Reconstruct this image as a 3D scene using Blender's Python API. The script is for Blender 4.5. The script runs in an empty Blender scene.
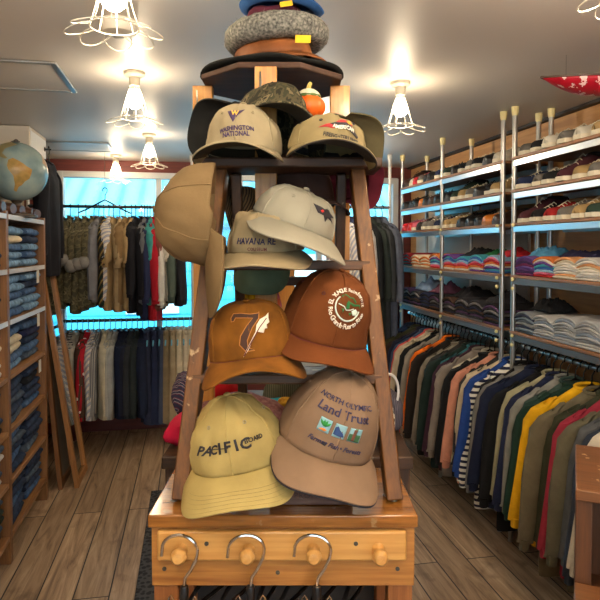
import bpy, math, random
from mathutils import Vector as V, Matrix as M, noise
from mathutils.geometry import tessellate_polygon
PI = math.pi
rnd = random.Random(11)
C = bpy.context.scene.collection
YAW = math.atan(110/590.0)

# ------------------------------------------------------------------ materials
_mats = {}
def _nt(name):
    m = bpy.data.materials.new(name); m.use_nodes = True
    nt = m.node_tree
    return m, nt, nt.nodes['Principled BSDF']
def lin(c):
    return tuple(((x/12.92) if x <= .04045 else ((x+.055)/1.055)**2.4) for x in (v/255. for v in c)) + (1,)
def N(nt, t, **kw):
    n = nt.nodes.new(t)
    for k, v in kw.items():
        if k in n.inputs: n.inputs[k].default_value = v
        else: setattr(n, k, v)
    return n
def plain(c, rough=.6, metal=0., coat=0.):
    k = ('p', c, rough, metal, coat)
    if k in _mats: return _mats[k]
    m, nt, b = _nt('paint'); b.inputs['Base Color'].default_value = lin(c)
    b.inputs['Roughness'].default_value = rough; b.inputs['Metallic'].default_value = metal
    b.inputs['Coat Weight'].default_value = coat
    tc = N(nt, 'ShaderNodeTexCoord'); no = N(nt, 'ShaderNodeTexNoise', Scale=60., Detail=3.)
    bp = N(nt, 'ShaderNodeBump', Strength=.05, Distance=.002)
    nt.links.new(tc.outputs['Object'], no.inputs['Vector']); nt.links.new(no.outputs['Fac'], bp.inputs['Height'])
    nt.links.new(bp.outputs['Normal'], b.inputs['Normal'])
    _mats[k] = m; return m
def fabric(c, var=.18, scale=14., weave=700., rough=.9, bump=.25, c2=None, sheen=.0):
    k = ('f', c, var, scale, weave, rough, bump, c2)
    if k in _mats: return _mats[k]
    m, nt, b = _nt('cloth'); L = nt.links.new
    b.inputs['Roughness'].default_value = rough
    b.inputs['Specular IOR Level'].default_value = .2
    tc = N(nt, 'ShaderNodeTexCoord')
    n1 = N(nt, 'ShaderNodeTexNoise', Scale=scale, Detail=5., Roughness=.6)
    L(tc.outputs['Object'], n1.inputs['Vector'])
    mx = N(nt, 'ShaderNodeMix', data_type='RGBA')
    a = lin(c); bcol = lin(c2) if c2 else tuple(x*(1-var*1.6) for x in a[:3])+(1,)
    mx.inputs[6].default_value = tuple(min(1, x*(1+var)) for x in a[:3])+(1,) if not c2 else a
    mx.inputs[7].default_value = bcol
    mr = N(nt, 'ShaderNodeMapRange'); mr.inputs['From Min'].default_value = .3; mr.inputs['From Max'].default_value = .7
    L(n1.outputs['Fac'], mr.inputs['Value']); L(mr.outputs[0], mx.inputs[0]); L(mx.outputs[2], b.inputs['Base Color'])
    n2 = N(nt, 'ShaderNodeTexNoise', Scale=weave, Detail=2.)
    L(tc.outputs['Object'], n2.inputs['Vector'])
    n3 = N(nt, 'ShaderNodeTexNoise', Scale=28., Detail=3.)
    L(tc.outputs['Object'], n3.inputs['Vector'])
    ad = N(nt, 'ShaderNodeMath', operation='MULTIPLY_ADD'); ad.inputs[1].default_value = .25
    L(n2.outputs['Fac'], ad.inputs[0]); L(n3.outputs['Fac'], ad.inputs[2])
    bp = N(nt, 'ShaderNodeBump', Strength=bump, Distance=.006); L(ad.outputs[0], bp.inputs['Height']); L(bp.outputs['Normal'], b.inputs['Normal'])
    _mats[k] = m; return m
def ramp_mat(stops, kind='noise', scale=8., interp='CONSTANT', axis=None, rough=.85, stretch=(1, 1, 1), name='pattern', detail=3., dist=0.):
    """colour ramp over a noise, voronoi or wave: camo, stripes, speckle"""
    k = ('r', tuple(stops), kind, scale, interp, axis, stretch, rough)
    if k in _mats: return _mats[k]
    m, nt, b = _nt(name); L = nt.links.new
    b.inputs['Roughness'].default_value = rough; b.inputs['Specular IOR Level'].default_value = .25
    tc = N(nt, 'ShaderNodeTexCoord'); mp = N(nt, 'ShaderNodeMapping'); mp.inputs['Scale'].default_value = stretch
    L(tc.outputs['Object'], mp.inputs['Vector'])
    if kind == 'noise':
        t = N(nt, 'ShaderNodeTexNoise', Scale=scale, Detail=detail); out = t.outputs['Fac']
    elif kind == 'voronoi':
        t = N(nt, 'ShaderNodeTexVoronoi', Scale=scale); out = t.outputs['Distance']
    else:
        t = N(nt, 'ShaderNodeTexWave', Scale=scale, Distortion=dist, bands_direction=axis or 'X'); out = t.outputs['Fac']
    L(mp.outputs[0], t.inputs['Vector'])
    r = N(nt, 'ShaderNodeValToRGB'); cr = r.color_ramp; cr.interpolation = interp
    while len(cr.elements) < len(stops): cr.elements.new(.5)
    for e, (p, c) in zip(cr.elements, stops): e.position = p; e.color = lin(c)
    L(out, r.inputs[0]); L(r.outputs[0], b.inputs['Base Color'])
    n3 = N(nt, 'ShaderNodeTexNoise', Scale=40., Detail=4.); L(tc.outputs['Object'], n3.inputs['Vector'])
    bp = N(nt, 'ShaderNodeBump', Strength=.2, Distance=.004); L(n3.outputs['Fac'], bp.inputs['Height']); L(bp.outputs['Normal'], b.inputs['Normal'])
    _mats[k] = m; return m
def wood(c1, c2, axis='Z', scale=6., rough=.5, coat=0., knots=False, wear=None):
    k = ('w', c1, c2, axis, scale, rough, coat, knots, wear)
    if k in _mats: return _mats[k]
    m, nt, b = _nt('wood'); L = nt.links.new
    tc = N(nt, 'ShaderNodeTexCoord'); mp = N(nt, 'ShaderNodeMapping')
    st = {'X': (.07, 1, 1), 'Y': (1, .07, 1), 'Z': (1, 1, .07)}[axis]
    mp.inputs['Scale'].default_value = tuple(s*scale for s in st); L(tc.outputs['Object'], mp.inputs['Vector'])
    n1 = N(nt, 'ShaderNodeTexNoise', Scale=3., Detail=6., Roughness=.65, Distortion=1.2); L(mp.outputs[0], n1.inputs['Vector'])
    wv = N(nt, 'ShaderNodeTexNoise', Scale=22., Detail=3.); L(mp.outputs[0], wv.inputs['Vector'])
    mm = N(nt, 'ShaderNodeMath', operation='MULTIPLY_ADD'); mm.inputs[1].default_value = .45
    L(wv.outputs['Fac'], mm.inputs[0]); L(n1.outputs['Fac'], mm.inputs[2])
    r = N(nt, 'ShaderNodeValToRGB'); r.color_ramp.elements[0].position = .5; r.color_ramp.elements[1].position = .95
    r.color_ramp.elements[0].color = lin(c1); r.color_ramp.elements[1].color = lin(c2)
    L(mm.outputs[0], r.inputs[0]); col = r.outputs[0]
    if wear:
        nw = N(nt, 'ShaderNodeTexNoise', Scale=26., Detail=6.); L(tc.outputs['Object'], nw.inputs['Vector'])
        mr = N(nt, 'ShaderNodeMapRange'); mr.inputs['From Min'].default_value = .66; mr.inputs['From Max'].default_value = .70
        L(nw.outputs['Fac'], mr.inputs['Value'])
        mx = N(nt, 'ShaderNodeMix', data_type='RGBA'); mx.inputs[7].default_value = lin(wear)
        L(mr.outputs[0], mx.inputs[0]); L(col, mx.inputs[6]); col = mx.outputs[2]
    L(col, b.inputs['Base Color'])
    b.inputs['Roughness'].default_value = rough; b.inputs['Coat Weight'].default_value = coat; b.inputs['Coat Roughness'].default_value = .12
    bp = N(nt, 'ShaderNodeBump', Strength=.15, Distance=.003); L(mm.outputs[0], bp.inputs['Height']); L(bp.outputs['Normal'], b.inputs['Normal'])
    _mats[k] = m; return m
def emis(c, s):
    m, nt, b = _nt('lit'); b.inputs['Base Color'].default_value = lin(c)
    b.inputs['Emission Color'].default_value = lin(c); b.inputs['Emission Strength'].default_value = s
    return m
def glass_mat():
    m, nt, b = _nt('window_glass'); L = nt.links.new; nt.nodes.remove(b)
    out = [n for n in nt.nodes if n.type == 'OUTPUT_MATERIAL'][0]
    tr = N(nt, 'ShaderNodeBsdfTransparent'); tr.inputs[0].default_value = (.93, .98, 1, 1)
    gl = N(nt, 'ShaderNodeBsdfGlossy', Roughness=.02); fr = N(nt, 'ShaderNodeFresnel', IOR=1.5)
    mx = N(nt, 'ShaderNodeMixShader'); L(fr.outputs[0], mx.inputs[0]); L(tr.outputs[0], mx.inputs[1]); L(gl.outputs[0], mx.inputs[2])
    L(mx.outputs[0], out.inputs['Surface']); return m

# ------------------------------------------------------------------ mesh helpers
class MB:
    def __init__(s): s.v = []; s.f = []
    def add(s, vs, fs):
        o = len(s.v); s.v += [tuple(x) for x in vs]; s.f += [tuple(i+o for i in f) for f in fs]; return s
    def box(s, c, d, rot=None):
        c = V(c); vs = []
        for z in (-.5, .5):
            for x, y in ((-.5, -.5), (.5, -.5), (.5, .5), (-.5, .5)):
                p = V((x*d[0], y*d[1], z*d[2])); vs.append(c + (rot @ p if rot else p))
        return s.add(vs, [(3, 2, 1, 0), (4, 5, 6, 7), (0, 1, 5, 4), (1, 2, 6, 5), (2, 3, 7, 6), (3, 0, 4, 7)])
    def bar(s, a, b, w, d, up=(0, 1, 0)):
        """square bar from a to b, w wide across, d deep"""
        a, b = V(a), V(b); t = (b-a).normalized(); u = V(up); x = u.cross(t).normalized(); y = t.cross(x)
        vs = [p + x*w*.5*i + y*d*.5*j for p in (a, b) for i, j in ((-1, -1), (1, -1), (1, 1), (-1, 1))]
        return s.add(vs, [(3, 2, 1, 0), (4, 5, 6, 7), (0, 1, 5, 4), (1, 2, 6, 5), (2, 3, 7, 6), (3, 0, 4, 7)])
    def tube(s, pts, r, n=8, closed=False, flat=1.):
        pts = [V(p) for p in pts]; k = len(pts); rr = r if isinstance(r, (list, tuple)) else [r]*k
        t0 = (pts[1]-pts[0]).normalized(); u = t0.orthogonal().normalized(); vs = []
        for i, p in enumerate(pts):
            if closed: t = (pts[(i+1) % k]-pts[i-1]).normalized()
            else: t = (pts[min(i+1, k-1)]-pts[max(i-1, 0)]).normalized()
            u = (u - t*u.dot(t)).normalized(); w = t.cross(u)
            for j in range(n):
                a = 2*PI*j/n; vs.append(p + u*math.cos(a)*rr[i] + w*math.sin(a)*rr[i]*flat)
        fs = []
        for i in range(k if closed else k-1):
            for j in range(n):
                a, b = i*n+j, i*n+(j+1) % n; c, d = ((i+1) % k)*n+(j+1) % n, ((i+1) % k)*n+j
                fs.append((a, b, c, d))
        if not closed: fs += [tuple(range(n-1, -1, -1)), tuple((k-1)*n+j for j in range(n))]
        return s.add(vs, fs)
    def cyl(s, a, b, r, n=12): return s.tube([a, b], r, n)
    def grid(s, fn, nu, nv, cu=False, cap0=False, cap1=False):
        """fn(i, j) -> point; i along u (closed if cu), j along v"""
        vs = [fn(i, j) for j in range(nv) for i in range(nu)]; fs = []
        for j in range(nv-1):
            for i in range(nu if cu else nu-1):
                a, b = j*nu+i, j*nu+(i+1) % nu; fs.append((a, b, b+nu, a+nu))
        if cap0: fs.append(tuple(range(nu-1, -1, -1)))
        if cap1: fs.append(tuple((nv-1)*nu+i for i in range(nu)))
        return s.add(vs, fs)
    def lathe(s, prof, n=20, mat=None, sq=1.):
        mat = mat or M.Identity(4)
        return s.grid(lambda i, j: mat @ V((prof[j][0]*math.cos(2*PI*i/n), prof[j][0]*sq*math.sin(2*PI*i/n), prof[j][1])), n, len(prof), True, prof[0][0] > 1e-4, prof[-1][0] > 1e-4)
    def ball(s, c, r, nu=14, nv=9):
        c = V(c); r = V(r) if isinstance(r, (tuple, list)) else V((r, r, r))
        return s.grid(lambda i, j: c + V((r.x*math.sin(PI*(j+.02)/(nv-1+.04))*math.cos(2*PI*i/nu), r.y*math.sin(PI*(j+.02)/(nv-1+.04))*math.sin(2*PI*i/nu), -r.z*math.cos(PI*(j+.02)/(nv-1+.04)))), nu, nv, True, True, True)
    def prism(s, poly, y0, y1, plane='XZ'):
        f = {'XZ': lambda p, y: (p[0], y, p[1]), 'XY': lambda p, y: (p[0], p[1], y), 'YZ': lambda p, y: (y, p[0], p[1])}[plane]
        k = len(poly); vs = [f(p, y0) for p in poly]+[f(p, y1) for p in poly]
        return s.add(vs, [tuple(range(k)), tuple(range(2*k-1, k-1, -1))]+[(i, k+i, k+(i+1) % k, (i+1) % k) for i in range(k)])
    def build(s, name, mat, parent=None, bevel=0., solid=0., soff=-1., sub=0, sharp=40):
        me = bpy.data.meshes.new(name); me.from_pydata(s.v, [], s.f); me.update()
        import bmesh
        bm = bmesh.new(); bm.from_mesh(me); bmesh.ops.recalc_face_normals(bm, faces=bm.faces); bm.to_mesh(me); bm.free()
        me.polygons.foreach_set('use_smooth', [True]*len(me.polygons)); me.set_sharp_from_angle(angle=math.radians(sharp))
        me.materials.append(mat)
        o = bpy.data.objects.new(name, me); C.objects.link(o)
        if parent: o.parent = parent
        if solid: md = o.modifiers.new('s', 'SOLIDIFY'); md.thickness = solid; md.offset = soff
        if bevel: md = o.modifiers.new('b', 'BEVEL'); md.width = bevel; md.segments = 2; md.limit_method = 'ANGLE'
        if sub: md = o.modifiers.new('u', 'SUBSURF'); md.levels = sub; md.render_levels = sub
        return o
def tag(o, label, cat, group=None):
    o['label'] = label; o['category'] = cat
    if group: o['group'] = group
    return o
def thing(name, label, cat, loc=(0, 0, 0), rot=None, group=None):
    o = bpy.data.objects.new(name, None); C.objects.link(o); o.empty_display_size = .05
    mw = M.Translation(V(loc))
    if rot is not None: mw = mw @ (rot.to_4x4() if not isinstance(rot, (int, float)) else M.Rotation(rot, 4, 'Z'))
    o.matrix_basis = mw
    return tag(o, label, cat, group)
def struct(o): o['kind'] = 'structure'; return o
_kids = {}
def copy_tree(o, parent=None):
    c = o.copy(); C.objects.link(c); c.parent = parent
    for ch in list(o.children): copy_tree(ch, c)
    return c
def base(o): return o.name.split('.')[0]
def paint(o, m):
    o.material_slots[0].link = 'OBJECT'; o.material_slots[0].material = m
def paint_parts(root, cols):
    for ch in root.children:
        if base(ch) in cols: paint(ch, cols[base(ch)])
        for g in ch.children:
            if base(g) in cols: paint(g, cols[base(g)])
def BF(lat, d, z):
    """point given across, away from and above, along the display stand's own axes"""
    c, s_ = math.cos(YAW), math.sin(YAW)
    return V((lat*c + d*s_, -lat*s_ + d*c, z))
BROT = M.Rotation(-YAW, 4, 'Z')
ORD = ['nearest', 'second', 'third', 'fourth', 'fifth', 'sixth', 'seventh', 'eighth', 'ninth', 'tenth', 'eleventh', 'twelfth', 'thirteenth', 'fourteenth', 'fifteenth', 'sixteenth', 'seventeenth', 'eighteenth', 'nineteenth', 'twentieth', 'twenty-first', 'twenty-second', 'twenty-third', 'twenty-fourth', 'twenty-fifth', 'twenty-sixth', 'twenty-seventh', 'twenty-eighth', 'twenty-ninth', 'thirtieth', 'thirty-first', 'thirty-second', 'thirty-third', 'thirty-fourth', 'thirty-fifth', 'thirty-sixth', 'thirty-seventh', 'thirty-eighth', 'thirty-ninth', 'fortieth', 'forty-first', 'forty-second', 'forty-third', 'forty-fourth', 'forty-fifth', 'forty-sixth', 'forty-seventh', 'forty-eighth', 'forty-ninth', 'fiftieth']
ORDL = ['leftmost'] + ORD[1:]
LEV = ['bottom', 'second', 'third', 'fourth', 'fifth', 'sixth', 'seventh', 'eighth']
# flat shapes: (verts2d, faces)
def text2d(s, size, shear=0., bold=0., sp=1.):
    cu = bpy.data.curves.new('t', 'FONT'); cu.body = s; cu.size = size; cu.shear = shear; cu.offset = bold*size
    cu.align_x = 'CENTER'; cu.align_y = 'CENTER'; cu.resolution_u = 2; cu.space_character = sp
    o = bpy.data.objects.new('t', cu); C.objects.link(o)
    dg = bpy.context.evaluated_depsgraph_get(); me = bpy.data.meshes.new_from_object(o.evaluated_get(dg))
    r = ([(v.co.x, v.co.y) for v in me.vertices], [tuple(p.vertices) for p in me.polygons])
    bpy.data.objects.remove(o); bpy.data.curves.remove(cu); bpy.data.meshes.remove(me)
    return r
def poly2d(pts):
    t = tessellate_polygon([[V((x, y, 0)) for x, y in pts]])
    return list(pts), [tuple(x) for x in t]
def line2d(pts, w):
    vs = []; fs = []; k = len(pts)
    for i in range(k):
        a = V(pts[max(i-1, 0)]); b = V(pts[min(i+1, k-1)]); t = (b-a).normalized(); n = V((-t.y, t.x))*w*.5
        p = V(pts[i]); vs += [tuple(p+n), tuple(p-n)]
    for i in range(k-1): fs.append((2*i, 2*i+1, 2*i+3, 2*i+2))
    return vs, fs
def rect2d(cx, cy, w, h, n=4):
    vs = [(cx-w/2+w*i/n, cy-h/2+h*j/n) for j in range(n+1) for i in range(n+1)]
    return vs, [(j*(n+1)+i, j*(n+1)+i+1, (j+1)*(n+1)+i+1, (j+1)*(n+1)+i) for j in range(n) for i in range(n)]
def merge2d(*ss):
    vs = []; fs = []
    for v, f in ss:
        o = len(vs); vs += v; fs += [tuple(i+o for i in q) for q in f]
    return vs, fs
def xf2d(s, dx=0, dy=0, rot=0, sc=1):
    c, n = math.cos(rot)*sc, math.sin(rot)*sc
    return [(x*c-y*n+dx, x*n+y*c+dy) for x, y in s[0]], s[1]
def ring_text(s, size, r, a0, a1, bottom=False, bold=.02):
    out = []; k = len(s)
    for i, ch in enumerate(s):
        if ch == ' ': continue
        a = a0+(a1-a0)*i/(k-1)
        out.append(xf2d(text2d(ch, size, 0, bold), r*math.cos(a), r*math.sin(a), a-PI/2 + (PI if bottom else 0)))
    return merge2d(*out)
LAMP, FILL_LAMP, SKY, SUN, EXPO = 80., 330., 3.0, 3., .62

# ------------------------------------------------------------------ setting
XL, XR, YB, YF, ZC = -1.28, 1.93, 4.98, -2.2, 2.2
def floor_mat():
    m, nt, b = _nt('floor_planks'); L = nt.links.new
    tc = N(nt, 'ShaderNodeTexCoord'); mp = N(nt, 'ShaderNodeMapping'); mp.inputs['Rotation'].default_value = (0, 0, PI/2); mp.inputs['Location'].default_value = (.3, .05, 0)
    L(tc.outputs['Object'], mp.inputs['Vector'])
    br = N(nt, 'ShaderNodeTexBrick', Scale=1.); br.offset = .37
    br.inputs['Brick Width'].default_value = 2.3; br.inputs['Row Height'].default_value = .150; br.inputs['Mortar Size'].default_value = .0035; br.inputs['Mortar Smooth'].default_value = .3
    br.inputs['Color1'].default_value = (0, 0, 0, 1); br.inputs['Color2'].default_value = (1, 1, 1, 1); br.inputs['Mortar'].default_value = (.5, .5, .5, 1)
    L(mp.outputs[0], br.inputs['Vector'])
    m2 = N(nt, 'ShaderNodeMapping'); m2.inputs['Scale'].default_value = (9, .7, 1); L(tc.outputs['Object'], m2.inputs['Vector'])
    ad = N(nt, 'ShaderNodeVectorMath', operation='ADD'); L(m2.outputs[0], ad.inputs[0])
    sc = N(nt, 'ShaderNodeVectorMath', operation='SCALE'); sc.inputs['Scale'].default_value = 7.; L(br.outputs['Color'], sc.inputs[0]); L(sc.outputs[0], ad.inputs[1])
    n1 = N(nt, 'ShaderNodeTexNoise', Scale=2.2, Detail=8., Roughness=.68, Distortion=1.4); L(ad.outputs[0], n1.inputs['Vector'])
    r = N(nt, 'ShaderNodeValToRGB'); e = r.color_ramp.elements
    e[0].position = .28; e[0].color = lin((104, 82, 62)); e[1].position = .72; e[1].color = lin((214, 186, 152))
    q = r.color_ramp.elements.new(.5); q.color = lin((176, 146, 114))
    L(n1.outputs['Fac'], r.inputs[0])
    n2 = N(nt, 'ShaderNodeTexNoise', Scale=5., Detail=6.); L(tc.outputs['Object'], n2.inputs['Vector'])
    mr = N(nt, 'ShaderNodeMapRange'); mr.inputs['From Min'].default_value = .62; mr.inputs['From Max'].default_value = .72; mr.inputs['To Max'].default_value = .6
    L(n2.outputs['Fac'], mr.inputs['Value'])
    st_ = N(nt, 'ShaderNodeMix', data_type='RGBA'); st_.inputs[7].default_value = lin((96, 68, 48)); L(mr.outputs[0], st_.inputs[0]); L(r.outputs[0], st_.inputs[6])
    hv = N(nt, 'ShaderNodeMix', data_type='RGBA'); hv.blend_type = 'MULTIPLY'; hv.inputs[0].default_value = .3; L(st_.outputs[2], hv.inputs[6]); L(br.outputs['Color'], hv.inputs[7])
    mo = N(nt, 'ShaderNodeMix', data_type='RGBA'); mo.inputs[7].default_value = lin((26, 18, 12)); L(br.outputs['Fac'], mo.inputs[0]); L(hv.outputs[2], mo.inputs[6])
    L(mo.outputs[2], b.inputs['Base Color']); b.inputs['Roughness'].default_value = .5
    iv = N(nt, 'ShaderNodeMath', operation='MULTIPLY_ADD'); iv.inputs[1].default_value = -2.; L(br.outputs['Fac'], iv.inputs[0]); L(n1.outputs['Fac'], iv.inputs[2])
    bp = N(nt, 'ShaderNodeBump', Strength=.5, Distance=.005); L(iv.outputs[0], bp.inputs['Height']); L(bp.outputs['Normal'], b.inputs['Normal'])
    return m
struct(MB().box(((XL+XR)/2, (YB+YF)/2, -.05), (XR-XL+.2, YB-YF+.2, .1)).build('floor', floor_mat()))
CEIL = plain((206, 200, 192), .45)
struct(MB().box(((XL+XR)/2, (YB+YF)/2, ZC+.05), (XR-XL+.2, YB-YF+.2, .1)).build('ceiling', CEIL))
PLY = wood((216, 168, 112), (176, 128, 80), 'Y', 3., .55)
struct(MB().box((XR+.05, (YB+YF)/2, ZC/2), (.1, YB-YF, ZC)).build('wall_right', PLY))
struct(MB().box((XL-.05, (YB+YF)/2, ZC/2), (.1, YB-YF, ZC)).build('wall_left', plain((150, 132, 112), .7)))
FX0, FX1, FZ0, FZ1 = -1.0, 1.65, .55, 2.08
wf_ = MB()
wf_.box(((XL+FX0)/2, YF-.05, ZC/2), (FX0-XL, .1, ZC)); wf_.box(((XR+FX1)/2, YF-.05, ZC/2), (XR-FX1, .1, ZC))
wf_.box(((FX0+FX1)/2, YF-.05, (ZC+FZ1)/2), (FX1-FX0, .1, ZC-FZ1)); wf_.box(((FX0+FX1)/2, YF-.05, FZ0/2), (FX1-FX0, .1, FZ0))
struct(wf_.build('wall_front', plain((186, 174, 158), .7)))
RED = wood((116, 50, 42), (82, 34, 30), 'X', 3., .6)
WX0, WX1, WZ0, WZ1 = -1.03, 1.80, .48, 2.10
wb = MB()
wb.box(((XL+WX0)/2, YB+.05, ZC/2), (WX0-XL, .1, ZC)); wb.box(((XR+WX1)/2, YB+.05, ZC/2), (XR-WX1, .1, ZC))
wb.box(((WX0+WX1)/2, YB+.05, (ZC+WZ1)/2), (WX1-WX0, .1, ZC-WZ1)); wb.box(((WX0+WX1)/2, YB+.05, WZ0/2), (WX1-WX0, .1, WZ0))
struct(wb.build('wall_back', RED))
WHT = plain((206, 208, 206), .4)
wf = struct(MB().box((WX0+.02, YB+.02, (WZ0+WZ1)/2), (.05, .09, WZ1-WZ0)).box((WX1-.02, YB+.02, (WZ0+WZ1)/2), (.05, .09, WZ1-WZ0)).box(((WX0+WX1)/2, YB+.02, WZ1-.02), (WX1-WX0, .088, .05)).box(((WX0+WX1)/2, YB+.02, WZ0+.02), (WX1-WX0, .12, .05)).build('window_1', WHT, bevel=.004))
for x in (-.25, .42, 1.10): MB().box((x, YB+.03, (WZ0+WZ1)/2), (.045, .06, WZ1-WZ0-.06)).build('mullion', WHT, wf, bevel=.003)
GL = glass_mat()
for x0, x1 in ((WX0+.03, -.27), (-.23, .40), (.44, 1.08), (1.12, WX1-.03)):
    MB().box(((x0+x1)/2, YB+.05, (WZ0+WZ1)/2), (x1-x0+.02, .004, WZ1-WZ0-.05)).build('pane', GL, wf)
# unseen window added behind the camera to let in soft front daylight
w2 = MB()
for x in (FX0+.02, .325, FX1-.02): w2.box((x, YF-.03, (FZ0+FZ1)/2), (.05, .08, FZ1-FZ0))
for z in (FZ0+.02, FZ1-.02): w2.box(((FX0+FX1)/2, YF-.03, z), (FX1-FX0, .075, .05))
w2 = struct(w2.build('added_window', WHT, bevel=.004))
for x0, x1 in ((FX0+.03, .31), (.34, FX1-.03)): MB().box(((x0+x1)/2, YF-.05, (FZ0+FZ1)/2), (x1-x0+.02, .004, FZ1-FZ0-.05)).build('pane', GL, w2)
# painted boards low on the right wall and trim
struct(MB().box((XR-.01, 3.95, 1.2), (.02, 1.7, .86)).build('trim_1', ramp_mat([(0, (150, 148, 142)), (.06, (196, 194, 186)), (1, (204, 202, 194))], 'wave', 1.1, 'LINEAR', 'Z', name='painted_boards')))
struct(MB().box((1.865, YB-.012, 1.05), (.1, .024, 2.1)).build('trim_2', RED, bevel=.003))
struct(MB().box((XR-.02, (YB+YF)/2, ZC-.008), (.035, YB-YF, .016)).build('trim_3', plain((40, 34, 30), .6)))
struct(MB().box((XL+.01, (YB+YF)/2, .05), (.02, YB-YF, .1)).build('baseboard_left', RED))
struct(MB().box((XR-.01, (YB+YF)/2, .05), (.02, YB-YF, .1)).build('baseboard_right', RED))
# ceiling hatches: a metal frame around a painted panel
ALU = plain((170, 172, 172), .3, .9)
for lab, x0, x1, y0, y1 in (('painted ceiling hatch with a metal frame, nearest the camera at left', -1.22, -.505, 2.39, 2.80), ('painted ceiling hatch with a metal frame, near the back window', -1.0, -.545, 4.16, 4.50)):
    t = thing('ceiling_hatch', lab, 'ceiling hatch', ((x0+x1)/2, (y0+y1)/2, ZC-.0001)); w, h = x1-x0, y1-y0
    MB().box((0, 0, -.003), (w-.02, h-.02, .005)).build('panel', CEIL, t)
    fm = MB()
    for s in (-1, 1): fm.box((s*w/2, 0, -.005), (.022, h+.022, .009)); fm.box((0, s*h/2, -.005), (w-.022, .022, .009))
    fm.build('frame', ALU, t, bevel=.002)
t = thing('ceiling_sensor', 'white round ceiling fitting behind the nearest cage lamp', 'smoke detector', (-.215, 1.93, ZC))
MB().lathe([(.058, 0), (.058, -.025), (.05, -.036), (.03, -.04), (.001, -.04)], 28).build('housing', plain((210, 204, 190), .5), t)
MB().lathe([(.016, -.04), (.016, -.048), (.001, -.05)], 16).build('sensor', plain((150, 146, 138), .5), t)
# white boxed corner cupboard up at the left
t = thing('wall_cupboard', 'white box cupboard up against the ceiling, behind the globe', 'cupboard', (-1.09, 3.84, 1.80))
MB().box((0, 0, .199), (.37, .40, .395)).build('cupboard_body', plain((196, 186, 170), .5), t, bevel=.004)
MB().box((.187, 0, .2), (.006, .36, .35)).build('door', plain((222, 222, 218), .35), t, bevel=.002)
MB().tube([(.190, -.05, .14), (.205, -.05, .15), (.205, -.05, .21), (.190, -.05, .22)], .004, 6).build('handle', plain((150, 150, 150), .3, 1.), t)

# lamps: porcelain base, bulb and a wire cage that flares into petals
BULB = emis((255, 232, 196), LAMP); FILL_BULB = emis((255, 234, 206), FILL_LAMP)
WIRE = plain((226, 220, 204), .4); PORC = plain((206, 198, 178), .4)
lamp0 = None
def lamp(label, x, y):
    global lamp0
    if lamp0 is None:
        t = thing('cage_lamp', label, 'ceiling lamp', (x, y, ZC), group='cage lamps')
        MB().lathe([(.042, 0), (.042, -.012), (.036, -.018), (.022, -.022), (.021, -.055), (.016, -.058), (.016, -.075), (.001, -.075)], 24).build('ceiling_rose', PORC, t)
        MB().lathe([(.001, -.145), (.016, -.142), (.027, -.131), (.031, -.117), (.027, -.103), (.018, -.09), (.013, -.078), (.013, -.074), (.001, -.073)], 20).build('bulb', BULB, t)
        cg = MB(); prof = [(.020, -.066), (.026, -.085), (.036, -.115), (.046, -.15), (.056, -.182)]
        for k in range(8):
            a = k*PI/4; cg.tube([(r*math.cos(a), r*math.sin(a), z) for r, z in prof], .0016, 5)
        for r, z in ((.021, -.068), (.0565, -.183)): cg.tube([(r*math.cos(i*PI/14), r*math.sin(i*PI/14), z) for i in range(28)], .0018, 5, True)
        cg.build('cage', WIRE, t)
        for k in range(8):
            a0 = k*PI/4; pts = []
            for i in range(13):
                u = i/12.; a = a0-.36*1.5+1.08*u; r = .056+.056*math.sin(PI*u)**.8; z = -.183-.020*math.sin(PI*u)
                pts.append((r*math.cos(a), r*math.sin(a), z))
            MB().tube(pts, .0016, 5).build('petal', WIRE, t)
        lamp0 = t; return t
    t = copy_tree(lamp0); t.location = (x, y, ZC); t['label'] = label; return t
lamp('wire cage lamp nearest the camera at the top left', -.172, 1.46)
lamp('wire cage lamp second from the camera in the left row', -.215, 2.47)
lamp('wire cage lamp left of the ladder, in front of the back window', -.245, 3.79)
lamp('small far wire cage lamp beside the back ceiling hatch', -.55, 4.69)
lamp('wire cage lamp to the right of the ladder', .884, 2.41)
for x, y in ((-.20, .1), (.30, .38), (-.75, .45), (.884, 1.05), (.884, -.35), (-.20, -1.2), (.884, 3.9), (.35,-.9)):  # unseen lamps with stronger bulbs, added to brighten the foreground
    t = lamp('added wire cage lamp, unseen, to brighten the foreground', x, y); paint_parts(t, {'bulb': FILL_BULB})

# outside the window: pale blue boarded house across the yard
SID = ramp_mat([(0, (40, 140, 172)), (.12, (64, 176, 204)), (1, (72, 184, 212))], 'wave', 1.6, 'LINEAR', 'Z', name='siding', rough=.7)
nb = thing('neighbouring_house', 'pale blue boarded house seen through the back window', 'house', (.4, 8.2, -.6))
MB().box((0, .2, 1.3), (12, .4, 2.6)).build('wall', SID, nb)
MB().add([(-6.3, -.45, 2.5), (6.3, -.45, 2.5), (6.3, 2.6, 4.0), (-6.3, 2.6, 4.0), (-6.3, -.45, 2.42), (6.3, -.45, 2.42), (6.3, 2.6, 3.92), (-6.3, 2.6, 3.92)], [(0, 1, 2, 3), (7, 6, 5, 4), (0, 4, 5, 1), (1, 5, 6, 2), (2, 6, 7, 3), (3, 7, 4, 0)]).build('roof', ramp_mat([(0, (52, 150, 180)), (.3, (84, 184, 208)), (1, (96, 192, 214))], 'wave', 1.2, 'LINEAR', 'X', name='metal_roof', rough=.5), nb)
for x in (-3.0, -.9, 1.3): MB().box((x, -.01, 1.6), (.7, .03, .8)).build('house_window', plain((210, 236, 240), .3), nb)
g = MB().box((.4, 9, -.65), (16, 7.8, .1)).build('ground', fabric((120, 170, 176), .1)); struct(g)
w = bpy.data.worlds.new('sky'); bpy.context.scene.world = w; w.use_nodes = True
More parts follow.
